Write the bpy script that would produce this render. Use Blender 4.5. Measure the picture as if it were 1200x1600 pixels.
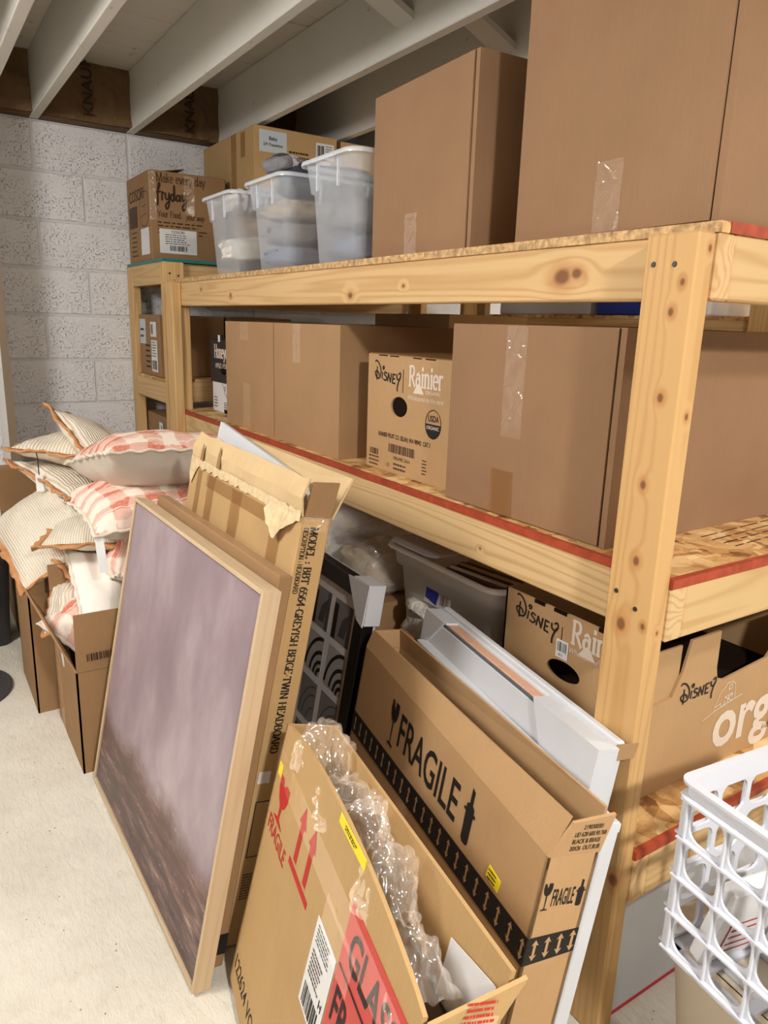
import bpy, bmesh, math, random
from math import sin, cos, pi, radians as R
from mathutils import Matrix, Vector, noise as mnoise

for _o in list(bpy.data.objects):
    bpy.data.objects.remove(_o)
scene = bpy.context.scene
COL = scene.collection

# ------------------------------------------------------------------ camera
YAW, PITCH, ROLL, FPX = 0.5799567, 0.2505283, 0.0315343, 1143.252
CAM = Vector((-0.91552, -0.64767, 1.23736))
_f = Vector((sin(YAW)*cos(PITCH), cos(YAW)*cos(PITCH), -sin(PITCH)))
_r = Vector((cos(YAW), -sin(YAW), 0))
_u = _r.cross(_f)
_rr = _r*cos(ROLL) + _u*sin(ROLL)
_uu = -_r*sin(ROLL) + _u*cos(ROLL)
cam_d = bpy.data.cameras.new('camera')
cam_d.sensor_fit = 'HORIZONTAL'
cam_d.sensor_width = 36.0
cam_d.lens = 36.0*FPX/1200.0
cam_d.clip_start = 0.02
cam = bpy.data.objects.new('camera', cam_d)
COL.objects.link(cam)
cam.matrix_world = Matrix(((_rr.x, _uu.x, -_f.x, CAM.x), (_rr.y, _uu.y, -_f.y, CAM.y), (_rr.z, _uu.z, -_f.z, CAM.z), (0, 0, 0, 1)))
scene.camera = cam

# ------------------------------------------------------------------ world, lights, exposure
world = bpy.data.worlds.new('world')
scene.world = world
world.use_nodes = True
world.node_tree.nodes['Background'].inputs[0].default_value = (0.9, 0.95, 1.0, 1)
world.node_tree.nodes['Background'].inputs[1].default_value = 0.02
vs = scene.view_settings
vs.view_transform = 'Standard'
vs.look = 'None'
vs.gamma = 1.0
vs.use_curve_mapping = False
vs.exposure = 0.0


def lamp(name, loc, target, power, sx, sy, color):
    l = bpy.data.lights.new(name, 'AREA')
    l.shape = 'RECTANGLE'
    l.size, l.size_y = sx, sy
    l.energy = power
    l.color = color
    o = bpy.data.objects.new(name, l)
    COL.objects.link(o)
    o.location = loc
    d = (Vector(target)-Vector(loc)).normalized()
    o.rotation_euler = d.to_track_quat('-Z', 'Y').to_euler()
    return o


def bulb(name, loc, power, radius, color):
    l = bpy.data.lights.new(name, 'POINT')
    l.energy = power
    l.shadow_soft_size = radius
    l.color = color
    o = bpy.data.objects.new(name, l)
    COL.objects.link(o)
    o.location = loc
    return o


def downlight(name, loc, power, size, color):
    l = bpy.data.lights.new(name, 'AREA')
    l.shape = 'DISK'
    l.size = size
    l.energy = power
    l.color = color
    o = bpy.data.objects.new(name, l)
    COL.objects.link(o)
    o.location = loc
    return o


downlight('ceiling_light_key', (-0.62, -1.6, 2.02), 62, 0.16, (1.0, 0.965, 0.92))
bulb('ceiling_bulb_aisle', (-0.62, -1.6, 1.97), 34, 0.05, (1.0, 0.965, 0.92))
bulb('ceiling_bulb_left', (-1.8, 0.9, 1.93), 100, 0.25, (1.0, 0.975, 0.955))
downlight('ceiling_light_right', (1.7, -1.0, 2.02), 34, 0.16, (1.0, 0.95, 0.89))
bulb('ceiling_bulb_back', (2.9, 1.4, 1.9), 60, 0.08, (1.0, 0.94, 0.85))

# ------------------------------------------------------------------ helpers


def S(*c):
    """sRGB 0-255 to linear rgba"""
    o = []
    for v in c:
        v /= 255.0
        o.append(v/12.92 if v <= 0.04045 else ((v+0.055)/1.055)**2.4)
    return (o[0], o[1], o[2], 1.0)


def link(name, me, mat=None, parent=None, matrix=None):
    o = bpy.data.objects.new(name, me)
    COL.objects.link(o)
    if mat is not None and not me.materials:
        me.materials.append(mat)
    if parent is not None:
        o.parent = parent
    if matrix is not None:
        o.matrix_local = matrix
    return o


def tag(o, label, cat, group=None, kind=None):
    o['label'] = label
    o['category'] = cat
    if group:
        o['group'] = group
    if kind:
        o['kind'] = kind
    return o


def struct(o):
    o['kind'] = 'structure'
    return o


def root(name, label, cat, loc=(0, 0, 0), rot=(0, 0, 0), group=None):
    o = bpy.data.objects.new(name, None)
    COL.objects.link(o)
    o.empty_display_size = 0.05
    o.location = loc
    o.rotation_euler = rot
    return tag(o, label, cat, group)


def pyd(name, vs_, fs, mat=None, parent=None, smooth=False, matrix=None):
    me = bpy.data.meshes.new(name)
    me.from_pydata(vs_, [], fs)
    me.update()
    if smooth:
        me.polygons.foreach_set('use_smooth', [True]*len(me.polygons))
    return link(name, me, mat, parent, matrix)


def boxmesh(name, a, b, bevel=0.0, seg=1):
    bm = bmesh.new()
    x0, y0, z0 = a
    x1, y1, z1 = b
    vv = [bm.verts.new(p) for p in ((x0, y0, z0), (x1, y0, z0), (x1, y1, z0), (x0, y1, z0), (x0, y0, z1), (x1, y0, z1), (x1, y1, z1), (x0, y1, z1))]
    for f in ((0, 3, 2, 1), (4, 5, 6, 7), (0, 1, 5, 4), (1, 2, 6, 5), (2, 3, 7, 6), (3, 0, 4, 7)):
        bm.faces.new([vv[i] for i in f])
    if bevel > 0:
        bmesh.ops.bevel(bm, geom=bm.edges[:], offset=bevel, segments=seg, affect='EDGES', profile=0.7)
    me = bpy.data.meshes.new(name)
    bm.to_mesh(me)
    bm.free()
    return me


def box(name, a, b, mat, parent=None, bevel=0.0, matrix=None):
    return link(name, boxmesh(name, a, b, bevel), mat, parent, matrix)


class MB:
    """collects quads of one part"""
    def __init__(self):
        self.v = []
        self.f = []

    def add(self, vs_, fs):
        n = len(self.v)
        self.v += [tuple(p) for p in vs_]
        self.f += [tuple(i+n for i in f) for f in fs]

    def box(self, a, b):
        x0, y0, z0 = a
        x1, y1, z1 = b
        self.add(((x0, y0, z0), (x1, y0, z0), (x1, y1, z0), (x0, y1, z0), (x0, y0, z1), (x1, y0, z1), (x1, y1, z1), (x0, y1, z1)),
                 ((0, 3, 2, 1), (4, 5, 6, 7), (0, 1, 5, 4), (1, 2, 6, 5), (2, 3, 7, 6), (3, 0, 4, 7)))

    def hexa(self, p8):
        self.add(p8, ((0, 3, 2, 1), (4, 5, 6, 7), (0, 1, 5, 4), (1, 2, 6, 5), (2, 3, 7, 6), (3, 0, 4, 7)))

    def quad(self, a, b, c, d):
        self.add((a, b, c, d), ((0, 1, 2, 3),))

    def build(self, name, mat, parent=None, smooth=False, matrix=None):
        return pyd(name, self.v, self.f, mat, parent, smooth, matrix)


def panel(name, p0, p1, p2, p3, t, mat, parent=None):
    """sheet of thickness t through four corners (counter clockwise seen from the front), front face on the corners"""
    p = [Vector(q) for q in (p0, p1, p2, p3)]
    n = ((p[1]-p[0]).cross(p[3]-p[0])).normalized()
    m = MB()
    bk = [q-n*t for q in p]
    m.add(p+bk, ((0, 1, 2, 3), (7, 6, 5, 4), (0, 4, 5, 1), (1, 5, 6, 2), (2, 6, 7, 3), (3, 7, 4, 0)))
    return m.build(name, mat, parent)


def tube(pts, rad, n=8, close=False):
    pts = [Vector(p) for p in pts]
    v, f = [], []
    for i, p in enumerate(pts):
        if close:
            d = pts[(i+1) % len(pts)]-pts[i-1]
        else:
            d = pts[min(i+1, len(pts)-1)]-pts[max(i-1, 0)]
        d.normalize()
        a = d.cross(Vector((0, 0, 1)))
        if a.length < 0.05:
            a = d.cross(Vector((1, 0, 0)))
        a.normalize()
        b = d.cross(a)
        rr = rad(i) if callable(rad) else rad
        for k in range(n):
            t = 2*pi*k/n
            v.append(p+a*cos(t)*rr+b*sin(t)*rr)
    m = len(pts)
    for i in range(m if close else m-1):
        j = (i+1) % m
        for k in range(n):
            k2 = (k+1) % n
            f.append((i*n+k, i*n+k2, j*n+k2, j*n+k))
    return v, f


def nz(x, y, z=0.0):
    return mnoise.noise(Vector((x, y, z)))


# face frames: where a print lies on a carton whose front is the local plane y = const
def FR_FRONT(x, y, z):
    return Matrix(((1, 0, 0, x), (0, 0, -1, y), (0, 1, 0, z), (0, 0, 0, 1)))


def FR_END(x, y, z):
    return Matrix(((0, 0, 1, x), (1, 0, 0, y), (0, 1, 0, z), (0, 0, 0, 1)))


def FR_END_DOWN(x, y, z):
    return Matrix(((0, 0, 1, x), (0, 1, 0, y), (-1, 0, 0, z), (0, 0, 0, 1)))


def FR_TOP(x, y, z):
    return Matrix.Translation((x, y, z))


def rot2(a):
    return Matrix.Rotation(a, 4, 'Z')


# ------------------------------------------------------------------ material helpers
class NT:
    def __init__(self, name, rough=0.6, spec=0.3):
        self.m = bpy.data.materials.new(name)
        self.m.use_nodes = True
        self.t = self.m.node_tree
        self.n = self.t.nodes
        self.b = self.n['Principled BSDF']
        self.b.inputs['Roughness'].default_value = rough
        self.b.inputs['Specular IOR Level'].default_value = spec
        self._co = None

    def node(self, typ, **kw):
        nd = self.n.new(typ)
        for k, v in kw.items():
            setattr(nd, k, v)
        return nd

    def put(self, sock, v):
        if hasattr(v, 'is_output') or isinstance(v, bpy.types.NodeSocket):
            self.t.links.new(v, sock)
        elif isinstance(v, (tuple, list)) and len(v) == 3 and sock.type == 'RGBA':
            sock.default_value = (*v, 1)
        else:
            sock.default_value = v

    def co(self):
        if self._co is None:
            self._co = self.node('ShaderNodeTexCoord')
        return self._co.outputs['Object']

    def map(self, scale=(1, 1, 1), loc=(0, 0, 0), rot=(0, 0, 0), vec=None):
        nd = self.node('ShaderNodeMapping')
        self.put(nd.inputs[0], vec or self.co())
        nd.inputs['Scale'].default_value = scale
        nd.inputs['Location'].default_value = loc
        nd.inputs['Rotation'].default_value = rot
        return nd.outputs[0]

    def noise(self, scale, vec=None, detail=4, rough=0.55, dist=0.0):
        nd = self.node('ShaderNodeTexNoise')
        self.put(nd.inputs['Vector'], vec or self.co())
        nd.inputs['Scale'].default_value = scale
        nd.inputs['Detail'].default_value = detail
        nd.inputs['Roughness'].default_value = rough
        nd.inputs['Distortion'].default_value = dist
        return nd.outputs['Fac']

    def voro(self, scale, vec=None, out='Distance', feature='F1', rnd=1.0):
        nd = self.node('ShaderNodeTexVoronoi')
        nd.feature = feature
        self.put(nd.inputs['Vector'], vec or self.co())
        nd.inputs['Scale'].default_value = scale
        nd.inputs['Randomness'].default_value = rnd
        return nd.outputs[out]

    def math(self, op, a, b=0.0, c=0.0, clamp=False):
        nd = self.node('ShaderNodeMath', operation=op)
        nd.use_clamp = clamp
        self.put(nd.inputs[0], a)
        self.put(nd.inputs[1], b)
        if len(nd.inputs) > 2:
            self.put(nd.inputs[2], c)
        return nd.outputs[0]

    def ramp(self, fac, stops, interp='LINEAR'):
        nd = self.node('ShaderNodeValToRGB')
        nd.color_ramp.interpolation = interp
        e = nd.color_ramp.elements
        while len(e) < len(stops):
            e.new(0.5)
        for i, (p, c) in enumerate(stops):
            e[i].position = p
            e[i].color = c if len(c) == 4 else (*c, 1)
        self.put(nd.inputs[0], fac)
        return nd.outputs[0]

    def mr(self, v, a, b, c=0.0, d=1.0, smooth=False):
        nd = self.node('ShaderNodeMapRange')
        if smooth:
            nd.interpolation_type = 'SMOOTHSTEP'
        self.put(nd.inputs[0], v)
        for i, q in zip((1, 2, 3, 4), (a, b, c, d)):
            nd.inputs[i].default_value = q
        return nd.outputs[0]

    def mix(self, fac, a, b, mode='MIX'):
        nd = self.node('ShaderNodeMix', data_type='RGBA', blend_type=mode)
        self.put(nd.inputs[0], fac)
        self.put(nd.inputs[6], a)
        self.put(nd.inputs[7], b)
        return nd.outputs[2]

    def sep(self, vec=None):
        nd = self.node('ShaderNodeSeparateXYZ')
        self.put(nd.inputs[0], vec or self.co())
        return nd.outputs

    def color(self, v):
        self.put(self.b.inputs['Base Color'], v)
        return self

    def bump(self, h, strength=0.3, dist=0.002):
        nd = self.node('ShaderNodeBump')
        nd.inputs['Strength'].default_value = strength
        nd.inputs['Distance'].default_value = dist
        self.put(nd.inputs['Height'], h)
        self.t.links.new(nd.outputs[0], self.b.inputs['Normal'])
        return self


def plain(name, rgb, rough=0.6, spec=0.3, vary=0.0, scale=20):
    k = NT(name, rough, spec)
    if vary:
        k.color(k.mix(k.mr(k.noise(scale), 0.3, 0.7), tuple(c*(1-vary) for c in rgb[:3]), tuple(min(1, c*(1+vary)) for c in rgb[:3])))
    else:
        k.color(rgb)
    return k.m


def cardboard(name, rgb, corr=120, vary=0.08, axis=0):
    k = NT(name, 0.78, 0.22)
    big = k.noise(5, detail=3)
    sc = [1.0, 1.0, 1.0]
    sc[2] = 0.06
    fib = k.noise(260, k.map(tuple(sc)), detail=3)
    c = k.mix(k.mr(big, 0.3, 0.7), tuple(v*(1-vary) for v in rgb[:3]), tuple(v*(1+vary*0.6) for v in rgb[:3]))
    c = k.mix(k.mr(fib, 0.35, 0.75, 0, 0.16), c, tuple(v*0.72 for v in rgb[:3]))
    spk = k.noise(700, detail=2)
    c = k.mix(k.mr(spk, 0.62, 0.75, 0, 0.25), c, tuple(v*0.55 for v in rgb[:3]))
    k.color(c)
    k.bump(k.math('ADD', k.math('MULTIPLY', k.noise(9, detail=2), 2.5), fib), 0.16, 0.002)
    return k.m


def wood(name, light, dark, axis, freq=28.0, knots=(), seed=0.0, contrast=1.0, rough=0.62):
    """pine: rings along the grain axis, bent round knots given as (point, radius)"""
    k = NT(name, rough, 0.25)
    co = k.co()
    sc = [1.0, 1.0, 1.0]
    sc[axis] = 0.04
    st = k.map(tuple(sc), loc=(seed, seed*1.7, seed*0.6))
    base = k.noise(8.0, st, detail=2, rough=0.4, dist=0.25)
    ph = k.math('MULTIPLY', base, freq)
    shade = None
    halo = None
    for pos, rad in knots:
        d = k.node('ShaderNodeVectorMath', operation='SUBTRACT')
        k.put(d.inputs[0], co)
        d.inputs[1].default_value = pos
        s = k.node('ShaderNodeVectorMath', operation='MULTIPLY')
        k.put(s.inputs[0], d.outputs[0])
        q = [1.0/rad]*3
        q[axis] *= 0.72
        s.inputs[1].default_value = q
        ln = k.node('ShaderNodeVectorMath', operation='LENGTH')
        k.put(ln.inputs[0], s.outputs[0])
        g = k.mr(ln.outputs['Value'], 0.0, 3.4, 1.5, 0.0, True)
        ph = k.math('ADD', ph, g)
        dk = k.mr(ln.outputs['Value'], 0.35, 0.85, 0.85, 0.0, True)
        hl = k.mr(ln.outputs['Value'], 0.7, 1.9, 0.45, 0.0, True)
        shade = dk if shade is None else k.math('MAXIMUM', shade, dk)
        halo = hl if halo is None else k.math('MAXIMUM', halo, hl)
    w = k.math('SINE', k.math('MULTIPLY', ph, 3.0))
    ring = k.mr(w, -0.2, 1.0, 0.0, 1.0)
    ring = k.math('POWER', ring, 1.6)
    fine = k.noise(140, st, detail=3)
    fac = k.math('MULTIPLY', k.math('ADD', k.math('MULTIPLY', ring, 0.75), k.math('MULTIPLY', fine, 0.35)), contrast, clamp=True)
    c = k.mix(fac, light, dark)
    c = k.mix(k.mr(k.noise(3, detail=2), 0.3, 0.75, 0, 0.35), c, tuple(v*0.86 for v in light[:3]))
    if shade is not None:
        c = k.mix(halo, c, S(176, 112, 58))
        c = k.mix(shade, c, S(112, 70, 44))
    k.color(c)
    k.bump(k.math('ADD', ring, fine), 0.18, 0.0006)
    return k.m


PL, PD = S(226, 190, 138), S(190, 140, 84)


def osb(name, tint=1.0):
    k = NT(name, 0.6, 0.3)
    warp = k.node('ShaderNodeVectorMath', operation='ADD')
    nn = k.node('ShaderNodeTexNoise')
    k.put(nn.inputs['Vector'], k.co())
    nn.inputs['Scale'].default_value = 9
    k.put(warp.inputs[0], k.co())
    sc_ = k.node('ShaderNodeVectorMath', operation='SCALE')
    k.put(sc_.inputs[0], nn.outputs['Color'])
    sc_.inputs['Scale'].default_value = 0.1
    k.put(warp.inputs[1], sc_.outputs[0])
    w = warp.outputs[0]
    v1 = k.voro(1.0, k.map((9, 34, 40), rot=(0, 0, 0.5), vec=w), 'Color')
    v2 = k.voro(1.0, k.map((36, 10, 40), rot=(0, 0, 0.3), vec=w), 'Color')
    s1 = k.sep(v1)[0]
    s2 = k.sep(v2)[0]
    a = k.math('MULTIPLY', k.math('ADD', s1, s2), 0.5)
    gr = k.noise(60, k.map((1, 6, 1), rot=(0, 0, 0.6)), detail=3)
    a = k.math('ADD', a, k.math('MULTIPLY', k.math('SUBTRACT', gr, 0.5), 0.35))
    c = k.ramp(a, [(0.1, S(126, 82, 44)), (0.35, S(186, 138, 84)), (0.6, S(212, 170, 114)), (0.9, S(232, 200, 148))])
    k.color(c)
    k.bump(a, 0.35, 0.002)
    return k.m


def film(name, rgb, fac, rough=0.2, bump=None, gloss=0.06, tint=1.0):
    """thin clear film or milky plastic: see-through, part surface, with a sheen on top"""
    k = NT(name, 0.6, 0.0)
    k.color(rgb)
    gl = k.node('ShaderNodeBsdfGlossy')
    gl.inputs['Color'].default_value = (gloss, gloss, gloss, 1)
    gl.inputs['Roughness'].default_value = rough
    if bump:
        k.bump(k.math('ADD', k.noise(bump[0], detail=3, dist=1.0), k.math('MULTIPLY', k.voro(bump[0]*1.3), 0.5)), bump[1], bump[2])
        k.t.links.new(k.b.inputs['Normal'].links[0].from_socket, gl.inputs['Normal'])
    tr = k.node('ShaderNodeBsdfTransparent')
    tr.inputs['Color'].default_value = (tint, tint, tint, 1)
    mx = k.node('ShaderNodeMixShader')
    mx.inputs[0].default_value = fac
    k.t.links.new(tr.outputs[0], mx.inputs[1])
    k.t.links.new(k.b.outputs[0], mx.inputs[2])
    ad = k.node('ShaderNodeAddShader')
    k.t.links.new(mx.outputs[0], ad.inputs[0])
    k.t.links.new(gl.outputs[0], ad.inputs[1])
    k.t.links.new(ad.outputs[0], k.n['Material Output'].inputs[0])
    return k.m


M = {}
M['kraft'] = cardboard('kraft_board', S(170, 135, 98))
M['kraft_pink'] = cardboard('kraft_board_rosy', S(148, 115, 86))
M['kraft_dark'] = cardboard('kraft_board_brown', S(156, 122, 86))
M['kraft_yellow'] = cardboard('kraft_board_yellow', S(190, 156, 108))
M['kraft_pale'] = cardboard('kraft_board_pale', S(212, 184, 140))
M['kraft_grey'] = cardboard('kraft_board_grey', S(184, 152, 118))
M['kraft_apple'] = cardboard('apple_carton_board', S(186, 150, 108))
M['kraft_flute'] = cardboard('flute_edge', S(150, 112, 72))
M['ink'] = plain('black_ink', S(34, 29, 27), 0.6)
M['ink_soft'] = plain('worn_black_ink', S(84, 62, 44), 0.7)
M['ink_brown'] = plain('brown_ink', S(58, 38, 24), 0.7)
M['ink_white'] = plain('white_ink', S(222, 208, 192), 0.6)
M['ink_red'] = plain('red_ink', S(186, 44, 40), 0.6)
M['label_red'] = plain('red_sticker', S(198, 50, 44), 0.35, 0.5)
M['paper'] = plain('white_paper', S(226, 226, 226), 0.6, 0.3, 0.03, 8)
M['paper_blue'] = plain('bluish_paper', S(196, 206, 212), 0.6, 0.3, 0.03, 8)
M['yellow'] = plain('yellow_sticker', S(246, 222, 44), 0.45)
M['red_paint'] = plain('red_edge_paint', S(164, 70, 44), 0.6, 0.3, 0.22, 45)
M['osb'] = osb('strand_board')
M['osb_edge'] = plain('strand_board_edge', S(190, 156, 112), 0.8, 0.2, 0.45, 90)
M['tape'] = film('clear_packing_tape', S(236, 226, 214), 0.025, 0.14, (150, 0.3, 0.001), 0.13, 0.98)
M['tape_brown'] = film('brown_packing_tape', S(166, 114, 60), 0.35, 0.2, None, 0.03, 0.9)
M['bag'] = film('clear_plastic_film', S(226, 228, 232), 0.14, 0.15, (14, 0.5, 0.01), 0.10, 0.97)
M['tub'] = film('milky_tub_plastic', S(220, 228, 238), 0.36, 0.22, None, 0.05, 0.98)
M['tub_rim'] = film('milky_tub_rim', S(222, 228, 236), 0.66, 0.22, None, 0.06, 0.97)
M['tub2'] = film('milky_bin_plastic', S(238, 236, 234), 0.66, 0.25, None, 0.05, 0.98)
M['white_board'] = plain('white_cardboard', S(206, 208, 213), 0.55, 0.3, 0.03, 10)
M['white_plastic'] = plain('white_plastic', S(206, 209, 218), 0.35, 0.5)
M['beige_plastic'] = plain('beige_plastic', S(208, 196, 176), 0.45, 0.45, 0.03, 5)
M['black_wood'] = plain('black_frame_lacquer', S(18, 17, 18), 0.35, 0.4)
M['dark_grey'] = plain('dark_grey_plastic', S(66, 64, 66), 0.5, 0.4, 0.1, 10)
M['screw'] = plain('dark_screw', S(44, 38, 34), 0.4, 0.5)
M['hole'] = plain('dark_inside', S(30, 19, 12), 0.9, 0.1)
M['cord'] = plain('black_cord', S(26, 24, 26), 0.7)
M['teal'] = plain('teal_sheet', S(20, 118, 118), 0.4, 0.4)
M['caramel'] = plain('caramel_cotton', S(192, 138, 94), 0.85, 0.15, 0.14, 40)
M['cream'] = plain('cream_cotton', S(228, 218, 202), 0.88, 0.12, 0.05, 25)
M['satin'] = plain('grey_beige_lining', S(206, 196, 184), 0.6, 0.3, 0.05, 12)


def ribbed(name, c1, c2, freq, axis=0):
    k = NT(name, 0.9, 0.12)
    s = k.sep()[axis]
    w = k.math('SINE', k.math('ADD', k.math('MULTIPLY', s, freq), k.math('MULTIPLY', k.noise(14), 2.2)))
    n = k.noise(230, detail=2)
    f = k.math('ADD', k.mr(w, -0.1, 0.9), k.mr(n, 0.3, 0.7, -0.15, 0.15), clamp=True)
    k.color(k.mix(f, c1, c2))
    k.bump(w, 0.4, 0.004)
    return k.m


def plaid(name, seed=0.0):
    k = NT(name, 0.9, 0.12)
    v = k.map(loc=(seed, seed*0.7, 0))
    s = k.sep(v)
    wob = k.math('MULTIPLY', k.math('SUBTRACT', k.noise(18), 0.5), 0.05)

    def band(sock, freq, lo, hi):
        w = k.math('SINE', k.math('MULTIPLY', k.math('ADD', sock, wob), freq))
        return k.mr(w, lo, hi)
    bx = band(s[0], 62, -0.15, 0.1)
    by = band(s[1], 78, 0.15, 0.35)
    fine = k.math('MULTIPLY', band(s[1], 420, 0.35, 0.6), 0.55)
    f = k.math('ADD', k.math('MULTIPLY', bx, 0.5), k.math('MULTIPLY', by, 0.55), clamp=True)
    f = k.math('MAXIMUM', f, k.math('MULTIPLY', bx, fine))
    f = k.math('MULTIPLY', f, k.mr(k.noise(90), 0.25, 0.6, 0.75, 1.0))
    c = k.mix(f, S(240, 226, 212), S(206, 118, 94))
    wl = band(s[1], 156, 0.86, 0.95)
    c = k.mix(k.math('MULTIPLY', wl, 0.7), c, S(240, 226, 212))
    k.color(c)
    k.bump(k.noise(300, detail=2), 0.3, 0.001)
    return k.m


M['rib'] = ribbed('beige_ribbed_cotton', S(228, 219, 203), S(212, 200, 180), 900)
M['rib_wide'] = ribbed('beige_corded_cotton', S(230, 221, 206), S(204, 190, 168), 620)
M['plaid'] = plaid('salmon_plaid', 0.0)
M['plaid2'] = plaid('salmon_plaid_b', 0.37)

# ------------------------------------------------------------------ lettering
def text_mesh(s, size, bold=0.0, shear=0.0, align='LEFT', space=1.0, sx=1.0):
    cu = bpy.data.curves.new('lettering', 'FONT')
    cu.body = s
    cu.size = size
    cu.offset = bold*size
    cu.shear = shear
    cu.space_character = space
    cu.align_x = align
    cu.resolution_u = 3
    ob = bpy.data.objects.new('lettering', cu)
    me = bpy.data.meshes.new_from_object(ob)
    bpy.data.objects.remove(ob)
    bpy.data.curves.remove(cu)
    if sx != 1.0:
        me.transform(Matrix.Diagonal((sx, 1, 1, 1)))
    return me


def text(name, s, size, mat, parent, frame, bold=0.0, shear=0.0, align='LEFT', sx=1.0, space=1.0, label=None):
    me = text_mesh(s, size, bold, shear, align, space, sx)
    me.materials.clear()
    me.transform(frame)
    o = link(name, me, mat, parent)
    if label:
        o['label'] = label
    return o


def arc(cx, cy, rx, ry, a0, a1, n=14):
    return [(cx+rx*cos(R(a0+(a1-a0)*i/n)), cy+ry*sin(R(a0+(a1-a0)*i/n))) for i in range(n+1)]


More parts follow.
